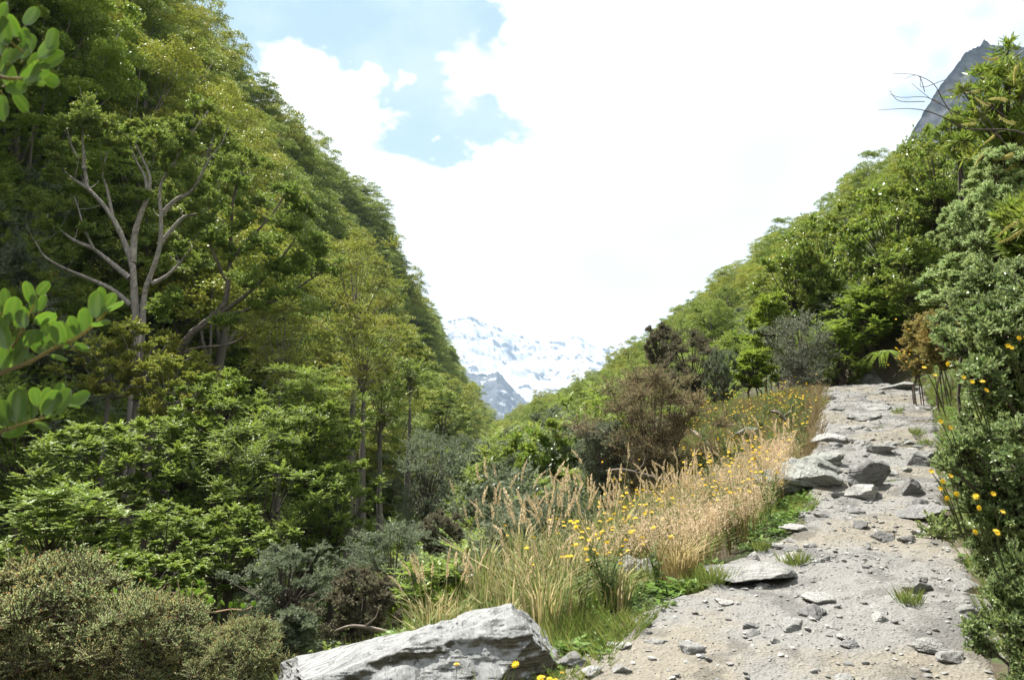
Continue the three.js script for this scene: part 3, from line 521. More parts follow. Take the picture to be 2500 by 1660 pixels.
// --- the open crowned beech with the two pale trunks, and the leaning one beside it: limbs follow the photograph, with depth of their own
function limbTree(name, label, seed, D, limbs, tufts, o) {
  const R = rng(seed), base = at(limbs[0][1][0], limbs[0][1][1], D), root = V(base.x, ground(base.x, base.z) - .2, base.z), st = new MB(), fo = new MB(400000), s = D / FPX;
  const P = (px, py, dz = 0) => at(px, py, D + dz).sub(root), bc = barkCol(R, o.bark);
  const wood = [];
  limbs.forEach(([rp, ...pts], li) => {
    const r0 = rp * .8;
    const dz = pts[0][2] ?? 0, out = (li ? (R() - .5) * 1.6 : 0), w = pts.map(([x, y, z], k) => P(x, y, (z ?? dz) + out * k / (pts.length - 1)));
    if (li < o.roots) w.unshift(V(w[0].x * .6, 0, w[0].z * .6));
    const n = w.length * 10, rr = taper(n, r0 * s, r0 * s * .22, .8).map((q) => q * (.9 + .2 * R())), lm = new MB(); lm.tube(curve(w, n), rr, 9, bc); wood.push(lm.geo(true));
    for (let k = 0; k < 3; k++) { const i = Math.floor(w.length * (.5 + .45 * R())), a = w[Math.min(i, w.length - 1)], b = a.clone().add(V((R() - .5) * 1.2, .3 + R() * .8, (R() - .5) * 1.2)); st.tube(curve([a, a.clone().lerp(b, .5).add(V(0, -.08, 0)), b], 4), taper(4, r0 * s * .2, .006), 4, bc); }
  });
  for (const [px, py, r, dz0 = 0] of tufts) {
    const dz = dz0 - .5 * R(), c = P(px, py, dz), rw = r * s, n = Math.max(3, Math.round(o.sub * r / 50));
    for (let k = 0; k < n; k++) { const q = V((R() - .5) * 1.7, (R() - .5) * 1.1, (R() - .5) * 1.7).multiplyScalar(rw * .75); spray(fo, st, R, c.x + q.x, c.y + q.y, c.z + q.z, rw * (.42 + .28 * R()), 20, 22, o.L, o.W, o.pal, o.rise, .7, bc); }
  }
  const g = plantThing(name, label, 'tree', null, [['trunk', wood[0], M.bark], ['twigs', st.geo(true), M.bark], ['crown', fo.geo(false), M.leaf]], root);
  wood.slice(1).forEach((q, k) => mesh(q, M.bark, k + 1 < o.roots ? 'trunk' : 'limb', k + 1 < o.roots ? g : g.children[0]));   // limbs leave the first trunk
  return g;
}
limbTree('beech_tree', 'open crowned beech with two pale forked trunks above the lower left trees', 31, 27, [
  [13, [330, 805], [326, 720], [323, 656], [317, 635], [296, 577], [275, 535], [249, 498], [212, 460], [180, 439], [159, 423], [143, 391], [132, 355]],
  [11, [346, 790], [350, 730], [355, 704], [376, 646], [389, 598], [392, 529], [389, 492], [392, 450], [424, 397], [466, 328], [508, 270]],
  [7, [212, 460], [204, 413], [185, 381], [169, 344], [160, 300]], [7, [204, 413], [203, 370], [200, 330], [215, 280]],
  [11, [323, 640], [328, 571], [344, 519], [360, 476], [365, 434], [344, 381], [330, 350]], [7, [360, 476], [352, 430], [330, 390], [310, 330]],
  [9, [394, 524], [424, 492], [466, 466], [492, 423], [508, 392], [540, 350]], [9, [389, 598], [418, 561], [450, 529], [487, 521], [540, 490]],
  [8, [370, 693], [408, 672], [439, 640], [470, 600]], [10, [316, 680], [275, 646], [228, 609], [180, 587], [143, 561], [110, 540]],
  [9, [318, 745], [275, 709], [222, 683], [159, 656], [106, 624], [85, 590]], [6, [275, 535], [262, 470], [250, 420], [262, 370]], [5, [228, 609], [205, 560], [190, 510], [180, 480]],
], [[215, 290, 48], [150, 440, 34], [330, 360, 40, 1], [520, 310, 40], [90, 480, 40, 1], [560, 410, 44, -1], [420, 300, 36, 1], [180, 350, 34, 1], [330, 600, 30, 2], [400, 640, 30, 2], [480, 640, 44, 1], [500, 480, 40, 2], [420, 470, 34, 2], [215, 270, 42], [420, 430, 36], [180, 400, 34], [130, 430, 34], [450, 350, 42], [260, 350, 34], [490, 460, 38], [220, 310, 44], [380, 320, 44], [320, 310, 34], [160, 310, 45], [125, 350, 36], [290, 320, 46, 1], [255, 345, 32], [390, 335, 46, -1], [440, 325, 44], [500, 265, 46, 1], [470, 300, 34], [345, 350, 30], [545, 345, 46, 1], [420, 385, 34], [590, 375, 40, 2], [135, 500, 44], [190, 500, 36, 1], [110, 545, 34], [260, 420, 26], [470, 420, 36], [520, 430, 46, 1], [550, 490, 46], [470, 560, 34, -1], [600, 450, 50, 1], [440, 600, 34], [210, 560, 30], [100, 600, 34, 1], [160, 620, 30], [470, 510, 30], [640, 400, 40, 2], [300, 380, 22], [345, 470, 22], [150, 395, 28], [250, 300, 30, 1]],
{ bark: [.31, .28, .25], roots: 2, sub: 9, L: .066, W: .024, pal: PAL.beech.concat(PAL.broadleaf), rise: .9 });
limbTree('beech_tree', 'leaning beech with curved dark trunk right of the open crowned beech', 32, 25, [
  [15, [392, 896], [429, 865], [465, 816], [508, 780], [545, 743], [556, 690], [561, 620], [563, 560], [570, 480], [590, 420]], [9, [470, 812], [530, 770], [600, 720], [660, 660], [715, 590], [740, 540]],
  [8, [508, 780], [590, 760], [680, 730], [760, 680], [820, 640]], [7, [560, 640], [600, 590], [650, 540], [700, 470]], [6, [556, 690], [530, 640], [510, 590], [500, 540]], [7, [420, 872], [480, 850], [560, 840], [640, 790]],
], [[570, 440, 44], [620, 500, 56, 1], [690, 470, 50], [700, 550, 56], [640, 590, 54, -1], [590, 540, 44], [740, 510, 44, 1], [760, 600, 54], [660, 660, 50], [530, 580, 40], [600, 680, 44, -1], [720, 650, 50], [800, 650, 50, 1], [560, 620, 36], [640, 760, 46], [500, 530, 36, 1], [390, 760, 40, -1], [420, 720, 36, -1], [690, 720, 46], [560, 790, 40, -1]],
{ bark: [.13, .11, .09], roots: 1, sub: 9, L: .064, W: .024, pal: PAL.beech.concat(PAL.broadleaf.slice(0, 3)), rise: .75 });
const T = (...a) => bush(...a);
T(870, 690, 150, 150, 29, 'beechOlive', 'beech_tree', 'olive brown beech crown right of the leaning beech against the cliff', 'tree');
T(890, 850, 150, 120, 26, 'beechOlive', 'beech_tree', 'olive beech crown below the olive brown one against the cliff', 'tree');
T(760, 1100, 150, 120, 20, 'beech', 'beech_tree', 'green beech fans filling the gap right of the broad dark beech', 'tree');
T(560, 1340, 200, 110, 16, 'beech', 'beech_tree', 'low dark beech fans beneath the broad dark beech', 'tree');
T(540, 1000, 150, 100, 21, 'beech', 'beech_tree', 'beech with pointed fresh shoots above the broad dark beech', 'tree');
T(690, 830, 150, 120, 24, 'beechOlive', 'beech_tree', 'bushy olive beech below the leaning beech trunk', 'tree');
T(330, 1440, 200, 90, 12.5, 'beech', 'beech_tree', 'lowest beech fans just above the heath', 'tree');
T(700, 1420, 170, 90, 13, 'grey', 'grey_shrub', 'shaded grey green shrub under the broad dark beech', 'shrub');
T(640, 1190, 250, 220, 18.5, 'beech', 'beech_tree', 'broad dark green beech with tiered leafy fans in the lower left middle', 'tree');
T(760, 990, 170, 110, 21, 'beech', 'beech_tree', 'fresh green beech crown behind the broad dark beech', 'tree');
T(250, 1180, 220, 160, 18, 'beech', 'beech_tree', 'dark green beech with layered fans left of the broad dark beech', 'tree');
T(440, 1120, 150, 110, 20, 'beech', 'beech_tree', 'beech with bright upper fans between the two lower beeches', 'tree');
T(340, 860, 130, 80, 23, 'beechOlive', 'beech_tree', 'olive beech foliage across the base of the pale forked trunks', 'tree');
T(420, 950, 140, 90, 22, 'beechOlive', 'beech_tree', 'olive topped beech below the pale forked trunks', 'tree');
T(270, 900, 130, 80, 23, 'beechOlive', 'beech_tree', 'olive beech under the left end of the forked beech', 'tree');
T(60, 690, 120, 90, 30, 'beechOlive', 'beech_tree', 'brownish beech at the left edge beside the forked beech', 'tree');
T(60, 1090, 150, 150, 19, 'darkgreen', 'beech_tree', 'dark leafy tree at the left edge behind the heath', 'tree');
T(120, 1290, 190, 110, 14, 'darkgreen', 'understory_shrub', 'dark shrub in shade above the left heath', 'shrub');
T(400, 1330, 170, 100, 15, 'beech', 'beech_tree', 'low shaded beech above the twining vine', 'tree');
T(820, 1240, 130, 120, 19, 'beech', 'beech_tree', 'small beech right of the broad dark beech', 'tree');
T(930, 950, 110, 130, 33, 'beechYellow', 'beech_tree', 'yellow green beech near the foot of the cliff', 'tree');
T(1000, 880, 90, 90, 45, 'beechYellow', 'beech_tree', 'yellow green beech further along the cliff foot', 'tree');
T(1080, 1010, 90, 70, 42, 'beechYellow', 'beech_tree', 'sunlit olive beech at the bottom of the valley notch', 'tree');
T(1040, 1160, 130, 110, 22, 'grey', 'grey_shrub', 'large grey green shrub in the valley left of centre', 'shrub');
T(1130, 1120, 70, 60, 26, 'grey', 'grey_shrub', 'small grey green shrub behind the large one in the valley', 'shrub');
T(960, 1380, 160, 105, 12, 'grey', 'grey_shrub', 'dull grey green shrub behind the boulder', 'shrub');
T(1190, 1260, 85, 70, 14, 'grey', 'grey_shrub', 'pale grey green rounded shrub left of the tall seed grasses', 'shrub');
T(880, 1490, 110, 80, 9.5, 'dark', 'twig_thicket', 'tangle of dead brown twigs behind the boulder', 'shrub');
T(1080, 1310, 70, 50, 13, 'dark', 'twig_thicket', 'purple brown twiggy shrub below the grey green shrubs', 'shrub');
T(1320, 1130, 100, 80, 16, 'glossy', 'glossy_shrub', 'bright glossy green shrub in the middle of the valley edge', 'shrub');
T(1400, 1110, 60, 55, 17, 'glossy', 'glossy_shrub', 'small bright glossy shrub touching the brown shrub', 'shrub');
T(1170, 1180, 60, 45, 22, 'glossy', 'glossy_shrub', 'light green shrub beside the grey green shrubs', 'shrub');
T(1595, 1060, 190, 175, 12.4, 'brown', 'brown_shrub', 'large rounded brown twiggy shrub beside the grassy bank', 'shrub');
T(1470, 1120, 80, 90, 12.6, 'twiggy', 'brown_shrub', 'bare grey twigs on the left side of the brown shrub', 'shrub');
T(1690, 890, 85, 80, 20, 'dark', 'dark_shrub', 'dark brown shrub standing above the brown shrub', 'shrub');
T(1610, 850, 50, 50, 24, 'dark', 'dark_shrub', 'small dark brown shrub on the skyline of the bank', 'shrub');
T(1760, 920, 60, 70, 19, 'grey', 'grey_shrub', 'grey green shrub right of the dark brown shrub', 'shrub');
T(1880, 800, 60, 90, 21, 'lime', 'lime_shrub', 'bright lime green shrub on the bank', 'shrub');
T(1840, 900, 60, 50, 19, 'lime', 'lime_shrub', 'low yellow green shrub below the lime shrub', 'shrub');
T(1950, 850, 110, 90, 19, 'twiggy', 'twiggy_shrub', 'grey twiggy shrub at the left of the path end', 'shrub');
T(2050, 860, 80, 80, 19.5, 'darkgreen', 'dark_leaf_shrub', 'dark leafy shrub in shade at the path end', 'shrub');
T(2010, 650, 130, 120, 22, 'broad', 'broadleaf_shrub', 'broadleaf shrub with glossy leaves on the right bank', 'shrub');
T(1940, 700, 110, 110, 22, 'broad', 'broadleaf_shrub', 'broadleaf shrub beside the lime shrub', 'shrub');
T(2180, 570, 150, 140, 20, 'broad', 'broadleaf_shrub', 'large light green broadleaf shrub high on the right bank', 'shrub');
T(2230, 680, 120, 110, 18.5, 'broad', 'broadleaf_shrub', 'broadleaf shrub with yellowing leaves above the path end', 'shrub');
T(2290, 440, 130, 130, 19, 'broad', 'broadleaf_shrub', 'upper broadleaf shrub below the flower spikes', 'shrub');
T(2110, 770, 110, 80, 19.5, 'darkgreen', 'dark_leaf_shrub', 'dark shrub hanging over the hollow above the path end', 'shrub');
T(2450, 440, 100, 80, 5.8, 'fine', 'fine_leaf_shrub', 'upper grey green fine leaved shrub behind the flower spikes', 'shrub');
T(2350, 560, 70, 70, 6.4, 'fine', 'fine_leaf_shrub', 'left grey green fine leaved shrub above the rusty dry shrub', 'shrub');
T(2440, 560, 110, 110, 5.6, 'fine', 'fine_leaf_shrub', 'grey green fine leaved shrub at the right edge', 'shrub');
T(2240, 850, 50, 75, 13.5, 'dry', 'dry_shrub', 'dry orange shrub dotted with yellow flowers right of the path end', 'shrub');
T(2300, 830, 70, 80, 12, 'dry', 'dry_shrub', 'rusty dry shrub hanging on the bank above the path', 'shrub');
T(2390, 690, 120, 80, 6, 'fine', 'fine_leaf_shrub', 'grey fine leaved shrub below the flower spikes at the right edge', 'shrub');
const hebe = T(2450, 260, 110, 150, 6.0, 'hebe', 'hebe_shrub', 'long leaved green shrub with drooping flower spikes at the upper right', 'shrub');
const hebeLow = T(2530, 560, 80, 90, 4.6, 'hebe', 'hebe_shrub', 'low long leaved shrub with two flower spikes cut by the right edge', 'shrub');
T(2340, 330, 60, 70, 7.5, 'hebe', 'hebe_shrub', 'smaller long leaved shrub left of the flowering one', 'shrub');
T(2460, 760, 150, 120, 4.4, 'manuka', 'small_leaf_shrub', 'upper small leaved shrub with silvery glints at the right edge', 'shrub');
T(2435, 1010, 90, 120, 4.2, 'manuka', 'small_leaf_shrub', 'loose small leaved shrub overhanging the right path edge', 'shrub');
T(2530, 900, 210, 200, 3.6, 'manuka', 'small_leaf_shrub', 'large glossy small leaved shrub leaning in from the right edge', 'shrub');
T(2475, 1340, 110, 90, 3.3, 'manuka', 'small_leaf_shrub', 'small leaved sprigs above the pale stones at the right', 'shrub');
T(2525, 1200, 190, 170, 3.2, 'manuka', 'small_leaf_shrub', 'small leaved shrub with yellow flowers beside the path on the right', 'shrub');
T(2550, 1540, 150, 170, 2.7, 'manuka', 'small_leaf_shrub', 'low small leaved shrub in the lower right corner', 'shrub');
T(370, 1580, 150, 120, 5.0, 'heath', 'heath_shrub', 'middle heath shrub with rusty tips along the bottom', 'shrub');
T(110, 1530, 210, 160, 5.2, 'heath', 'heath_shrub', 'fine leaved heath shrub with rusty tips in the lower left corner', 'shrub');
T(590, 1620, 110, 100, 4.8, 'heath', 'heath_shrub', 'rightmost heath shrub with rusty tips left of the boulder', 'shrub');
T(710, 1560, 60, 70, 7, 'grey', 'grey_shrub', 'small green shrub between the heath and the boulder', 'shrub');
// ---------------------------------------------------------------- grasses, flowers, ground cover
const petalGeo = (() => { const m = new MB(); for (let l = 0; l < 2; l++) for (let k = 0; k < 11; k++) { const a = (k + l * .5) / 11 * 6.2832, L = l ? .7 : 1; leafOn(m, null, 0, .05 + l * .12, 0, Math.cos(a), .18 + l * .25, Math.sin(a), 0, 1, 0, L, .19, [1, 1, 1]); } const g = m.geo(false); g.scale(1, 1, 1); return g; })();
function seedHeadGeo(seed, bend) {
  const R = rng(seed), m = new MB(); const ax = (f) => V(bend * f * f * .5, f, 0);
  for (let k = 0; k < 70; k++) { const f = k / 70, p = ax(f), a = R() * 6.28, w = .095 * Math.sin(Math.PI * Math.pow(f * .94 + .05, .7)) + .012, c = pick(R, [[.78, .64, .42], [.70, .56, .34], [.84, .70, .50]]); leafOn(m, R, p.x, p.y, p.z, Math.cos(a) * w, .10 + .05 * R(), Math.sin(a) * w, Math.sin(a), .2, -Math.cos(a), .13, .02, c); }
  m.tube([V(0, 0, 0), ax(.5), ax(1)], [.012, .01, .004], 3, [.5, .4, .2]);
  return m.geo(false);
}
const heads = [0, .25, .6, 1].map((b, i) => seedHeadGeo(500 + i, b));
const bankU = (d, q) => table(XC, d) - table(HW, d) - q;   // q metres to the left of the path's edge
let tuftNo = 0;
function grassTuft(x, z, h, n, headN, label, group, warm = .5, headL = .11) {
  const R = rng(2000 + tuftNo++), b = new MB(), g = new THREE.Group(), y = ground(x, z), wind = .22;
  const leafC = [[.20, .26, .07], [.24, .28, .09], [.30, .30, .12], [.17, .24, .08]], dryC = [[.60, .50, .28], [.52, .42, .22], [.42, .36, .16]];
  for (let k = 0; k < n; k++) {
    const a = R() * 6.28, r0 = .10 * Math.sqrt(R()), H = h * (.45 + .5 * R()), l = .25 + .5 * R(), p0 = V(Math.cos(a) * r0, -.03, Math.sin(a) * r0), p2 = V(p0.x + Math.cos(a) * H * l + wind * H * (R() - .2) * .5, H * (1 - l * .35), p0.z + Math.sin(a) * H * l), c = pick(R, R() < warm ? dryC : leafC);
    const p1 = V(lerp(p0.x, p2.x, .35), H * .6, lerp(p0.z, p2.z, .35)), w = .0028 + .002 * R(), s = V(-Math.sin(a), 0, Math.cos(a)).multiplyScalar(w);
    b.room(5, 9); const q = [b.v(p0.x - s.x, p0.y, p0.z - s.z, c), b.v(p0.x + s.x, p0.y, p0.z + s.z, c), b.v(p1.x - s.x, p1.y, p1.z - s.z, c), b.v(p1.x + s.x, p1.y, p1.z + s.z, c), b.v(p2.x, p2.y, p2.z, c)];
    b.t(q[0], q[1], q[3]); b.t(q[0], q[3], q[2]); b.t(q[2], q[3], q[4]);
  }
  const st = new MB();
  const hs = [];
  for (let k = 0; k < headN; k++) {
    const a = R() * 6.28, H = h * (.85 + .4 * R()), l = .12 + .22 * R(), p0 = V(Math.cos(a) * .05, -.02, Math.sin(a) * .05), tip = V(p0.x + Math.cos(a) * H * l - wind * H * .45 * R(), H, p0.z + Math.sin(a) * H * l), mid = V(lerp(p0.x, tip.x, .3), H * .55, lerp(p0.z, tip.z, .3));
    const c = pick(R, [[.52, .48, .22], [.38, .40, .16], [.56, .46, .26]]); st.tube(curve([p0, mid, tip], 4), taper(4, .0018, .0012), 3, c, false);
    const m = mesh(heads[Math.floor(R() * 4)], M.dry, 'seed_head'); m.position.copy(tip); m.quaternion.setFromUnitVectors(V(0, 1, 0), tip.clone().sub(mid).normalize()); m.rotateY(R() * 6.28); m.scale.set(headL * 1.25, headL * (.8 + .5 * R()), headL * 1.25); hs.push(m);
  }
  const bl = mesh(b.geo(false), M.dry, 'blades', g); bl.userData.kind = 'stuff';
  if (headN) mesh(st.geo(true), M.dry, 'stems', g); hs.forEach((m) => g.add(m));
  g.position.set(x, y, z); return add(g, 'grass_tuft', label, 'grass', group);
}
{
  const R = rng(808);
  const tall = [[1180, 1480, 7], [1130, 1440, 6], [1270, 1440, 8], [1330, 1430, 9], [1390, 1420, 9], [1440, 1390, 7], [1300, 1500, 8], [1230, 1400, 7], [1380, 1480, 7], [1340, 1360, 7], [1460, 1450, 6], [1420, 1350, 6], [1500, 1380, 5], [1250, 1530, 6], [1330, 1560, 4], [1200, 1420, 6]];
  for (const [px, py, n] of tall) { const p = hit(px, py); grassTuft(p.x, p.z, .55 + .2 * R(), 90, n, 'tall grass tuft with buff seed heads above the boulder', 'tall seed grasses above the boulder', .4, .125); }
  for (const [px, py] of [[1075, 1545], [1040, 1550], [1110, 1540]]) { const p = hit(px, py); grassTuft(p.x, p.z, .36, 40, 5, 'short clump of buff seed heads peeking over the boulder', 'seed heads behind the boulder', .7, .12); }
  for (let k = 0; k < 26; k++) { const d = 7.0 + 2.6 * R(), p = V(bankU(d, .15 + 1.9 * R()), 0, -d); grassTuft(p.x, p.z, .34 + .16 * R(), 80, 6 + Math.floor(3 * R()), 'buff grass tuft among the flowers left of the upper path', 'buff grasses left of the upper path', .4, .12); }
  for (let k = 0; k < 16; k++) { const d = 4.6 + 2.6 * R(), p = V(bankU(d, .3 + 1.1 * R()), 0, -d); grassTuft(p.x, p.z, .34 + .15 * R(), 70, 3, 'low mixed grass tuft on the bank beside the near path', 'low grasses beside the near path', .45, .09); }
  { const p = hit(1655, 1425); grassTuft(p.x, p.z, .40, 220, 0, 'dry orange grass tuft leaning over the path beside the white rock', null, 1); }
  // yellow flowering weeds: stems with small leaves, each flower a part
  const weed = (x, z, h, n, label, group) => {
    const g = new THREE.Group(), m = new MB(), R2 = rng(Math.round(x * 991 + z * 577) >>> 0), y = ground(x, z), fl = [];
    for (let k = 0; k < n; k++) {
      const a = R2() * 6.28, H = h * (.6 + .5 * R2()), tip = V(Math.cos(a) * H * .35, H, Math.sin(a) * H * .35), c = [.10, .16, .04];
      m.tube(curve([V(0, -.02, 0), V(tip.x * .3, H * .6, tip.z * .3), tip], 3), taper(3, .0022, .0012), 3, c, false);
      for (let j = 0; j < 10; j++) { const f = R2() * .7, b = R2() * 6.28; leafOn(m, R2, tip.x * f * f, H * f, tip.z * f * f, Math.cos(b), .5, Math.sin(b), -Math.cos(b) * .5, 1, -Math.sin(b) * .5, .05 + .04 * R2(), .008, pick(R2, [[.10, .17, .035], [.13, .19, .05], [.16, .2, .07]])); }
      const f = mesh(petalGeo, M.petal, 'flower'); f.position.copy(tip); f.scale.setScalar(.015 + .006 * R2()); f.rotation.set((R2() - .3) * .9, R2() * 6, (R2() - .5) * .9); fl.push(f);
    }
    mesh(m.geo(false), M.leaf, 'stems', g); fl.forEach((f) => g.add(f)); g.position.set(x, y, z); return add(g, 'flowering_weed', label, 'flower', group);
  };
  for (let k = 0; k < 24; k++) { const d = 4.5 + 2.8 * R(), p = V(bankU(d, .12 + 1.3 * R()), 0, -d); weed(p.x, p.z, .40 + .2 * R(), 6 + Math.floor(5 * R()), 'yellow flowered weed among the seed grasses beside the near path', 'yellow weeds beside the near path'); }
  for (let k = 0; k < 30; k++) { const d = 7.2 + 5 * R(), p = V(bankU(d, .1 + 2.2 * R()), 0, -d); weed(p.x, p.z, .36 + .2 * R(), 7 + Math.floor(6 * R()), 'yellow flowered weed on the bank left of the upper path', 'yellow weeds left of the upper path'); }
  for (let k = 0; k < 34; k++) { const d = 11.5 + 5 * R(), p = V(bankU(d, .25 + 2.8 * R()), 0, -d); weed(p.x, p.z, .5 + .25 * R(), 9 + Math.floor(7 * R()), 'yellow flowered weed on the knoll at the left of the path crest', 'yellow weeds on the knoll at the path crest'); }
  for (const [px, py, d] of [[1310, 1655, 3.3], [1345, 1640, 3.4], [1110, 1660, 3.2], [1240, 1640, 3.3]]) { const p = at(px, py, d); weed(p.x, p.z, Math.max(.12, p.y - ground(p.x, p.z)), 5, 'yellow flowered weed in front of the boulder', 'yellow weeds in front of the boulder'); }
  // yellow flowers on the right hand shrubs
  for (const [px, py, d, n] of [[2285, 905, 3.2, 3], [2385, 935, 3.0, 4], [2330, 1030, 3.1, 2], [2320, 1175, 2.8, 3], [2335, 1205, 2.8, 3], [2400, 1230, 2.7, 5], [2425, 1285, 2.6, 3], [2480, 835, 3.0, 4], [2245, 850, 13, 8], [2205, 870, 13, 7], [2225, 820, 13, 8]]) {
    const g = new THREE.Group(), c = at(px, py, d), y0 = ground(c.x, c.z), m = new MB(), s = d > 9 ? .022 : .012; g.position.set(c.x, y0, c.z);
    const fl = []; for (let k = 0; k < n; k++) { const t = V((R() - .5) * (d > 9 ? .5 : .09), c.y - y0 + (R() - .5) * (d > 9 ? .6 : .07), (R() - .5) * .08); m.tube(curve([V(t.x * .6 + .1, t.y - .16, -.12), V(t.x * .8 + .05, t.y - .07, -.07), t], 4), taper(4, .003, .0015), 3, [.12, .14, .05], false); const f = mesh(petalGeo, M.petal, 'flower'); f.position.copy(t); f.scale.setScalar(s); f.rotation.set(.5 + R() * .8, R() * 6, R() - .5); fl.push(f); }
    mesh(m.geo(true), M.leaf, 'stems', g); fl.forEach((f) => g.add(f));
    add(g, 'flowering_weed', d > 9 ? 'yellow flowers on thin stems over the dry orange shrub' : 'yellow flowers poking out of the right hand shrubs', 'flower', d > 9 ? 'yellow flowers over the dry shrub' : 'yellow flowers in the right hand shrubs');
  }
  // haze of pinkish fine grass, short green turf, herbs: nobody could count these
  const pan = (() => { const m = new MB(), R3 = rng(3), c = () => pick(R3, [[.58, .45, .31], [.68, .53, .37], [.54, .44, .25]]); m.tube([V(0, 0, 0), V(.03, .5, 0), V(.05, 1, .02)], [.006, .004, .002], 3, [.36, .28, .12], false); for (let k = 0; k < 46; k++) { const f = .55 + .45 * R3(), a = R3() * 6.28, w = .20 * (1.05 - f) + .03; leafOn(m, R3, .05 * f + Math.cos(a) * w, f + .04, Math.sin(a) * w, Math.cos(a), .8, Math.sin(a), R3() - .5, .3, R3() - .5, .05, .009, c()); } return m.geo(false); })();
  const blade = (() => { const m = new MB(), R3 = rng(4); for (let k = 0; k < 16; k++) { const a = R3() * 6.28, l = .3 + .5 * R3(), H = .6 + .4 * R3(); leafOn(m, R3, Math.cos(a) * .1, -.05, Math.sin(a) * .1, Math.cos(a) * l, 1, Math.sin(a) * l, -Math.sin(a), 0, Math.cos(a), H, .017, pick(R3, [[.22, .30, .06], [.26, .31, .07], [.32, .32, .10], [.18, .26, .05]])); } return m.geo(false); })();
  const straw = (() => { const m = new MB(), R3 = rng(8); for (let k = 0; k < 16; k++) { const a = R3() * 6.28, l = .4 + .8 * R3(); leafOn(m, R3, Math.cos(a) * .1, -.05, Math.sin(a) * .1, Math.cos(a) * l, 1, Math.sin(a) * l, -Math.sin(a), 0, Math.cos(a), .6 + .4 * R3(), .014, pick(R3, [[.42, .33, .18], [.34, .26, .14], [.28, .24, .10], [.22, .15, .08]])); } return m.geo(false); })();
  const herb = (() => { const m = new MB(), R3 = rng(6); for (let k = 0; k < 26; k++) { const a = R3() * 6.28, r = R3() * .5; leafOn(m, R3, Math.cos(a) * r * .7, R3() * .35, Math.sin(a) * r * .7, Math.cos(a), .5 * R3(), Math.sin(a), R3() - .5, 1, R3() - .5, .32, .085, pick(R3, [[.15, .26, .05], [.19, .30, .07], [.13, .21, .045]])); } return m.geo(false); })();
  const sow = (geo, mat, name, label, spots) => { const im = new THREE.InstancedMesh(geo, mat, spots.length), q = new THREE.Quaternion(), e = new THREE.Euler(); spots.forEach(([x, y, z, s, sy], i) => im.setMatrixAt(i, new THREE.Matrix4().compose(V(x, y, z), q.setFromEuler(e.set((R() - .5) * .3, R() * 6.28, (R() - .5) * .3)), V(s, sy ?? s, s)))); im.castShadow = im.receiveShadow = true; stuff(im, name, label, 'grass'); };
  const on = (d, q, s, sy) => { const x = bankU(d, q), z = -d; return [x, ground(x, z), z, s, sy]; };
  const pink = []; for (let k = 0; k < 800; k++) { const d = R() < .4 ? 5.2 + 1.3 * R() : 7.2 + 2.2 * R(); pink.push(on(d, .12 + 1.6 * R() * R() + .1, .30 + .12 * R(), .28 + .14 * R())); }
  sow(pan, M.dry, 'fine_grass', 'pinkish haze of fine seeding grass on the bank', pink);
  const turf = []; for (let k = 0; k < 7000; k++) { const d = 3.6 + 14.5 * Math.pow(R(), 1.2), q = -.06 + 3.2 * Math.pow(R(), 1.5), s = .08 + .14 * R(); if (q < .5 && fbm(d * 1.3, q, 2, 3) < .05 + .5 * (.3 - q)) continue; turf.push(on(d, q, s * .9, s * (q < .3 ? .6 : 1.2))); }
  for (let k = 0; k < 1100; k++) { const d = 3 + 15 * R(), x = table(XC, d) + table(HW, d) + .02 + 1.6 * R() * R(), z = -d, s = .07 + .12 * R(); turf.push([x, ground(x, z), z, s, s]); }
  for (const [px, py, r, n] of [[1720, 1430, .16, 90], [1860, 1345, .05, 12], [1935, 1385, .07, 16], [2224, 1478, .04, 14], [2200, 1010, .12, 20], [2240, 1060, .12, 20], [1405, 1560, .18, 60], [2260, 1085, .1, 14]]) for (let k = 0; k < n; k++) { const p = hit(px, py, onPath), a = R() * 6.28, q = r * Math.sqrt(R()), x = p.x + Math.cos(a) * q, z = p.z + Math.sin(a) * q, s = .06 + .09 * R(); turf.push([x, onPath(x, z) - .005, z, s, s]); }
  sow(blade, M.leaf, 'turf', 'short green grass along the edges of the path', turf);
  const dryTufts = []; for (let k = 0; k < 1300; k++) { const d = 8.5 + 9 * R(), q = .05 + 3.2 * R(), s = .14 + .2 * R(); dryTufts.push(on(d, q, s, s * 1.3)); } for (let k = 0; k < 500; k++) { const d = 4 + 14 * R(), x = table(XC, d) + table(HW, d) + .02 + 1.2 * R(), z = -d, s = .08 + .12 * R(); dryTufts.push([x, ground(x, z), z, s, s]); }
  sow(straw, M.dry, 'dry_grass', 'dry straw coloured grass on the banks beside the upper path', dryTufts);
  const herbs = []; for (let k = 0; k < 3400; k++) { const d = 3.6 + 14 * R(), q = .0 + 3.2 * R(), s = .07 + .13 * R(); if (d > 9 && fbm(d * .9, q * 1.2, 5, 3) < .02) continue; herbs.push(on(d, q, s)); }
  for (let k = 0; k < 2400; k++) { const d = 4 + 14 * R(), x = table(XC, d) + table(HW, d) + .05 + 1.8 * Math.pow(R(), .8), z = -d; if (fbm(x * 1.5, 2, z * 1.5, 3) < -.12) continue; herbs.push([x, ground(x, z), z, .06 + .12 * R()]); }
  sow(herb, M.leaf, 'ground_herbs', 'low leafy herbs covering the grassy bank', herbs);
}
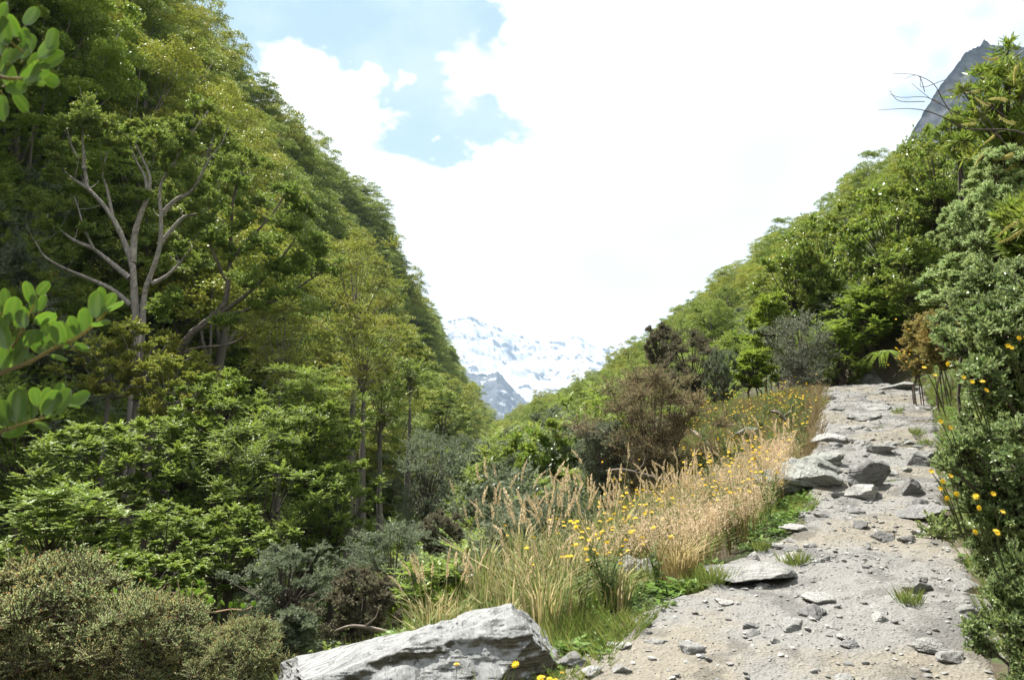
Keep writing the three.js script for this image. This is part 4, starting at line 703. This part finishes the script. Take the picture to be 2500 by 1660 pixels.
// undergrowth that clothes the slopes below and behind the shrubs
{
  const R = rng(99), kinds = [['grey', PAL.greyGreen], ['broad', PAL.broadleaf], ['darkgreen', PAL.glossy], ['beechYellow', PAL.beechFar]].map(([k, pal], i) => bushGeo(600 + i, { ...KINDS[k], pal, n: 26, twigs: 18, per: 18, L: .065, W: .017, twc: 0, rx: 1, ry: .8, r: .4, sr: .02 }));
  const grp = new THREE.Group(), sets = kinds.map(() => []), q = new THREE.Quaternion(), e = new THREE.Euler();
  const put = (x, z, s) => { const i = Math.floor(R() * kinds.length); sets[i].push(new THREE.Matrix4().compose(V(x, ground(x, z) + s * .65, z), q.setFromEuler(e.set(0, R() * 6.28, 0)), V(s, s * (.8 + .5 * R()), s))); };
  for (let k = 0; k < 2600; k++) { const d = 6 + 46 * R(), x = -34 + 38 * R(), u = x - bankU(d, 0); if (u > -table(SHELF, d) - .7 || d < 11) continue; put(x, -d, (x < -15 ? 1.1 : .6) + .9 * R()); }
  for (let k = 0; k < 700; k++) { const d = 7 + 14 * R(), x = table(XC, d) + table(HW, d) + 1.2 + 9 * R(); put(x, -d, .4 + .5 * R()); }
  for (let k = 0; k < 1500; k++) { const d = 20 + 80 * R(), x = -4 + 62 * R(); if (d < 22 && x < 10) continue; put(x, -d, .6 + (x > 12 ? 1 : .5) * R()); }
  kinds.forEach((p, i) => { for (const [n, geo, mat] of [['stems', p.branches, M.bark], ['leaves', p.foliage, M.leaf]]) { const im = new THREE.InstancedMesh(geo, mat, sets[i].length); sets[i].forEach((m, j) => im.setMatrixAt(j, m)); im.name = n; im.userData.kind = 'stuff'; grp.add(im); } });
  stuff(grp, 'undergrowth', 'dense low bushes covering the slopes between the trees', 'undergrowth');
}
// ---------------------------------------------------------------- small single things
function ovalLeaf(seed) {   // a thick rounded leaf, one unit long, stalk at the origin, face along +z
  const R = rng(seed), m = new MB(), n = 9, edge = [], mid = []; m.room(60, 300);
  const g = .7 + .7 * R(), c = [.085 * g, .185 * g, .014 * g], cm = [.19, .27, .04], ce = [.15 * g, .24 * g, .02];
  for (let k = 0; k <= n; k++) { const f = k / n, w = .305 * Math.pow(Math.max(.0004, 1 - Math.pow(Math.abs(f - .56) / (f > .56 ? .445 : .58), 2.3)), .5), z = .10 * f * f - .05, y = f; mid.push(m.v(0, y, z - .012, mixc(c, cm, .35))); edge.push([m.v(-w * .55, y, z + .015, c), m.v(-w, y, z + .05, ce), m.v(w * .55, y, z + .015, c), m.v(w, y, z + .05, ce)]); }
  for (let k = 0; k < n; k++) { const q = (a, b, c2, d) => { m.t(a, b, d); m.t(a, d, c2); }; q(mid[k], mid[k + 1], edge[k][0], edge[k + 1][0]); q(edge[k][0], edge[k + 1][0], edge[k][1], edge[k + 1][1]); q(mid[k + 1], mid[k], edge[k + 1][2], edge[k][2]); q(edge[k + 1][2], edge[k][2], edge[k + 1][3], edge[k][3]); }
  m.tube([V(0, -.16, -.04), V(0, .06, -.05)], [.022, .016], 5, [.30, .27, .05]);
  return m.geo(true);
}
const ovals = [0, 1, 2, 3, 4].map((k) => ovalLeaf(700 + k));
M.broad = phys({ vertexColors: true, roughness: 1, transmission: .45, thickness: 0, clearcoat: 1, clearcoatRoughness: .16, side: THREE.DoubleSide });
function leafyBranch(label, D, twigs, leaves, root) {
  const R = rng(Math.round(D * 1000)), g = new THREE.Group(), s = D / FPX, o = at(root[0], root[1], D), tw = new MB(), P = (x, y, dz = 0) => at(x, y, D + dz).sub(o); g.position.copy(o);
  for (const [r0, ...pts] of twigs) { const w = pts.map(([x, y], k) => P(x, y, (R() - .5) * .02)), n = w.length * 4; tw.tube(curve(w, n), taper(n, r0 * s, r0 * s * .45), 6, (k) => mixc([.11, .085, .06], [.34, .27, .05], k / n)); }
  const twig = mesh(tw.geo(true), M.bark, 'twig', g);
  leaves.forEach(([x, y, L, ang, roll = 0, tip = 0], k) => {   // base pixel, length px, angle from upright, roll about its own length, tip towards the eye
    const l = mesh(ovals[(k * 3) % 5], M.broad, 'leaf', twig); l.position.copy(P(x, y, (R() - .5) * .05)); l.rotation.order = 'ZXY'; l.rotation.set(tip + (R() - .5) * .5, roll + (R() - .5) * .7, -ang * Math.PI / 180); l.scale.setScalar(L * s * 1.04);
  });
  return add(g, 'leafy_branch', label, 'branch');
}
leafyBranch('leafy branch with round green leaves entering at the upper left corner', .95, [[6, [-60, 150], [10, 190], [50, 190], [100, 170]], [4, [-40, 60], [20, 100], [60, 130]]],
  [[14, 110, 72, -10], [52, 142, 72, 15], [95, 140, 66, 32], [92, 160, 70, 60, .3], [8, 180, 78, 0], [60, 210, 88, 28], [30, 215, 70, -20], [104, 186, 58, 118], [30, 225, 62, 140, .4], [0, 230, 66, 170], [70, 178, 40, 70, 1.2, -.9], [-10, 60, 60, 30], [40, 90, 60, -25, .5], [20, 150, 70, 40], [70, 120, 60, -20], [118, 120, 56, 10], [50, 190, 74, 60, .4], [10, 210, 64, 100], [84, 200, 30, 40, 1.3, -1], [0, 130, 70, -30], [60, 60, 58, 20]], [-60, 150]);
leafyBranch('leafy branch with round green leaves reaching in at the left middle', 1.2, [[6, [-60, 950], [0, 912], [70, 884], [130, 850], [190, 822], [240, 782], [268, 748]], [4, [-20, 905], [30, 845], [62, 785], [80, 745]], [3, [-30, 800], [0, 770], [12, 755]]],
  [[234, 776, 66, -4], [250, 742, 42, -8], [206, 812, 60, -2], [254, 752, 44, 28, 1.1], [256, 762, 48, 52, 1.3], [172, 836, 62, 8], [150, 842, 58, -14], [118, 850, 54, -10], [112, 820, 44, -16], [76, 742, 56, -8], [78, 764, 50, 4], [92, 760, 46, 26], [84, 790, 56, 62, .9], [12, 752, 48, 0], [20, 786, 62, 16], [58, 800, 44, -20, .8], [60, 846, 46, 32], [16, 850, 58, -25], [28, 892, 60, 40], [2, 902, 60, 10], [180, 846, 44, 95, .6], [120, 868, 40, 100, .7], [150, 848, 22, 20, 1.3, -1], [70, 880, 40, -40, 1.2, -1], [88, 858, 38, 10, 1.2, -1], [104, 850, 34, 20, 1.3, -1], [-6, 830, 60, 10], [8, 890, 24, 80, 1.2, -1], [40, 870, 56, -8], [100, 862, 52, -28], [134, 838, 56, 18], [190, 818, 50, -22], [50, 775, 50, -30], [90, 720, 40, 30, .6], [40, 800, 54, 20], [-4, 780, 56, -14], [220, 796, 46, 70, 1], [66, 830, 50, 70, .5]], [-60, 950]);
leafyBranch('leafy branch with round green leaves low at the left edge', 1.12, [[5, [-60, 1075], [0, 1055], [50, 1036], [100, 1022], [130, 1012]]],
  [[38, 1030, 78, -4], [92, 992, 46, -14], [98, 1012, 8, 0], [76, 1022, 54, 2], [102, 1010, 62, 30], [124, 1008, 72, 42], [160, 985, 62, 70], [128, 980, 52, 35], [10, 1040, 66, -18], [0, 1060, 60, 70], [80, 1034, 42, 105, .5], [56, 1032, 28, 10, 1.3, -1], [108, 1018, 30, 50, 1.3, -1], [170, 990, 26, 100, 1.2, -1], [8, 1056, 28, 60, 1.3, -1], [-20, 1030, 70, 5], [104, 986, 40, 12]], [-60, 1075]);
// twining vine with pale leaves over the heath
{
  const D = 6.2, s = D / FPX, R = rng(44), g = new THREE.Group(), root = at(480, 1500, D), tw = new MB(), P = (x, y) => at(x, y, D).sub(root), lm = new MB(); g.position.copy(root);
  const lines = [[[480, 1495], [520, 1497], [560, 1490], [600, 1488], [618, 1478]], [[480, 1495], [450, 1470], [430, 1450], [415, 1445]], [[455, 1475], [470, 1450], [485, 1440], [492, 1428]], [[430, 1452], [400, 1470], [370, 1470]], [[362, 1475], [385, 1450], [402, 1432]], [[440, 1470], [436, 1440], [430, 1414]], [[480, 1495], [470, 1560], [460, 1660]], [[360, 1475], [370, 1560], [380, 1660]]];
  for (const l of lines) { const w = l.map(([x, y]) => P(x, y).add(V(0, 0, (R() - .5) * .1))); tw.tube(curve(w, 8), taper(8, 2.4 * s, 1 * s), 4, [.34, .22, .14]); }
  mesh(tw.geo(true), M.bark, 'stems', g);
  const hg = ovalLeaf(733);
  for (const [x, y, a] of [[500, 1492, 10], [520, 1480, -40], [560, 1486, 20], [575, 1486, -10], [590, 1484, 30], [612, 1478, 60], [450, 1468, 40], [462, 1462, -20], [475, 1450, 50], [488, 1436, 20], [490, 1430, -10], [440, 1462, -50], [430, 1450, 90], [400, 1470, 0], [380, 1470, 60], [372, 1474, -40], [432, 1446, 30], [415, 1446, -60], [280, 1450, 0], [120, 1360, 30], [60, 1356, -30], [505, 1472, 60], [545, 1478, 0]]) { const l = mesh(hg, M.near, 'leaf', g); l.position.copy(P(x, y)); l.scale.set(22 * s, 17 * s, 22 * s); l.rotation.set((R() - .5) * 1.4, (R() - .5) * 1.6, -a * Math.PI / 180); }
  add(g, 'twining_vine', 'thin vine with yellow green heart shaped leaves above the heath', 'vine');
}
// bare dead branch crossing the sky at the right
{
  const D = 4.4, s = D / FPX, R = rng(45), root = at(2560, 380, D), P = (x, y) => at(x, y, D).sub(root), tw = new MB(), g = new THREE.Group(); g.position.copy(root);
  for (const [r0, ...l] of [[7, [2560, 380], [2500, 355], [2462, 328], [2364, 310], [2315, 288], [2239, 265], [2163, 252]], [3, [2315, 288], [2301, 248], [2270, 215], [2235, 190], [2165, 196]], [2.4, [2301, 248], [2290, 226], [2225, 205]], [2.2, [2239, 265], [2190, 250], [2160, 232]], [2, [2270, 215], [2225, 200], [2212, 188]], [2.4, [2364, 310], [2300, 276], [2250, 250], [2205, 232], [2180, 222]], [2, [2290, 210], [2270, 195], [2250, 185]], [4, [2462, 328], [2430, 300], [2360, 282], [2310, 276]], [3, [2490, 350], [2420, 250], [2360, 210], [2300, 218]], [2.6, [2440, 300], [2380, 240], [2330, 225]]])
  { const w = l.map(([x, y]) => P(x, y).add(V(0, 0, (R() - .5) * .2))); tw.tube(curve(w, 16), taper(16, r0 * .5 * s, .5 * s), 5, [.10, .08, .07]); }
  mesh(tw.geo(true), M.bark, 'twigs', g); add(g, 'dead_branch', 'bare dark branch with thin twigs against the sky at the right', 'branch');
}
// drooping flower spikes: parts of the long leaved shrubs
{
  const R = rng(46), spike = (bend) => { const m = new MB(), ax = (f) => V(bend * f * f, f - bend * .3 * f * f, 0); for (let k = 0; k < 420; k++) { const f = Math.pow(k / 420, .9), a = R() * 6.283, w = .10 * Math.pow(1 - f, .6) + .012, p = ax(f); leafOn(m, R, p.x + Math.cos(a) * .012, p.y, p.z + Math.sin(a) * .012, Math.cos(a), .3 + .4 * R(), Math.sin(a), R() - .5, 1, R() - .5, w * (.55 + .6 * R()), .009, pick(R, [[.55, .50, .18], [.64, .58, .26], [.46, .44, .12]])); } m.tube([V(0, -.3, 0), ax(.5), ax(1)], [.014, .012, .005], 4, [.30, .29, .08], false); return m.geo(false); };
  const sg = [spike(.15), spike(.4), spike(-.25)];
  [[2475, 376, 78, -118, 5.6], [2488, 395, 72, -140, 5.6], [2490, 540, 62, -112, 4.4], [2495, 565, 72, -126, 4.4], [2420, 255, 50, -100, 5.6], [2460, 245, 56, -80, 5.6], [2385, 300, 46, -110, 5.7], [2440, 140, 52, -120, 5.6], [2485, 160, 52, -150, 5.6], [2430, 330, 44, -135, 5.6], [2480, 300, 54, -100, 5.5], [2405, 375, 44, -130, 5.6], [2395, 220, 40, -105, 5.7]].forEach(([x, y, L, a, D], k) => {
    const host = D < 5 ? hebeLow : hebe, f = mesh(sg[k % 3], M.dry, 'flower_spike', host); f.position.copy(at(x, y, D)).sub(host.position); f.rotation.z = -a * Math.PI / 180; f.rotation.y = R() - .5; f.scale.set(L * D / FPX * 1.15, L * D / FPX, L * D / FPX * 1.15);
  });
}
// dead wood on the bank
for (const [a, b, r, D, label] of [[[1884, 1004], [1942, 1050], 6, 13.2, 'weathered stick lying on the bank left of the path crest'], [[1785, 1050], [1822, 1036], 5, 12, 'short dark piece of dead wood beside the flat grey green rock'], [[1680, 1056], [1735, 1094], 7, 11.2, 'grey fallen branch at the foot of the brown shrub'], [[1480, 1150], [1620, 1172], 4, 11.6, 'bleached bent branch under the brown shrub'], [[820, 1540], [960, 1546], 5, 8.4, 'bleached dead branch among the twigs behind the boulder']]) {
  const R = rng(Math.round(a[0])), P = hit(a[0], a[1]).add(V(0, .05, 0)), far = P.z < -18, Q = far ? at(b[0], b[1], D - .2) : hit(b[0], b[1]).add(V(0, .03, 0)), m = new MB(); if (far || P.distanceTo(Q) > 2.5) { P.copy(at(a[0], a[1], D)); Q.copy(at(b[0], b[1], D - .2)); } const mid = P.clone().lerp(Q, .5).add(V(0, .05, 0)), c = [.20, .165, .135], s = D / FPX, o = P.clone();
  m.tube(curve([P, P.clone().lerp(mid, .5).add(V(0, .03, .02)), mid, Q].map((v) => v.clone().sub(o)), 12), taper(12, r * s * .6, r * s), 7, barkCol(R, c)); const side = mid.clone().sub(o); m.tube([side, side.clone().add(V(.12, .10, .05)), side.clone().add(V(.16, .22, .02))], [r * s * .5, r * s * .35, .003], 5, c);
  const t = mesh(m.geo(true), M.bark, 'wood'); t.position.copy(o); add(t, 'dead_wood', label, 'log');
}
// fern in the hollow at the path end
{
  const R = rng(47), m = new MB(), D = 17.5, p = at(2165, 850, D), y0 = ground(p.x, p.z), root = V(p.x, Math.max(y0, p.y - .2), p.z), g = new THREE.Group(); g.position.copy(root);
  for (let k = 0; k < 16; k++) { const a = R() * 6.28, L = .42 + .3 * R(); const fr = new MB(); for (let j = 0; j < 22; j++) { const f = (j + 1) / 22, x = Math.cos(a) * L * f, z = Math.sin(a) * L * f, y = .3 * f - .6 * f * f + .1, w = .085 * Math.sin(Math.PI * (.12 + .86 * f)); for (const s of [-1, 1]) leafOn(fr, R, x, y, z, -Math.sin(a) * s + Math.cos(a) * .3, -.15, Math.cos(a) * s + Math.sin(a) * .3, Math.cos(a) * .3, 1, Math.sin(a) * .3, w, .016, pick(R, PAL.glossy)); } mesh(fr.geo(false), M.leaf, 'frond', g).userData.kind = 'stuff'; }
  add(g, 'fern', 'green fern hanging above the dark hollow at the path end', 'fern');
}
renderer.render(scene, camera);
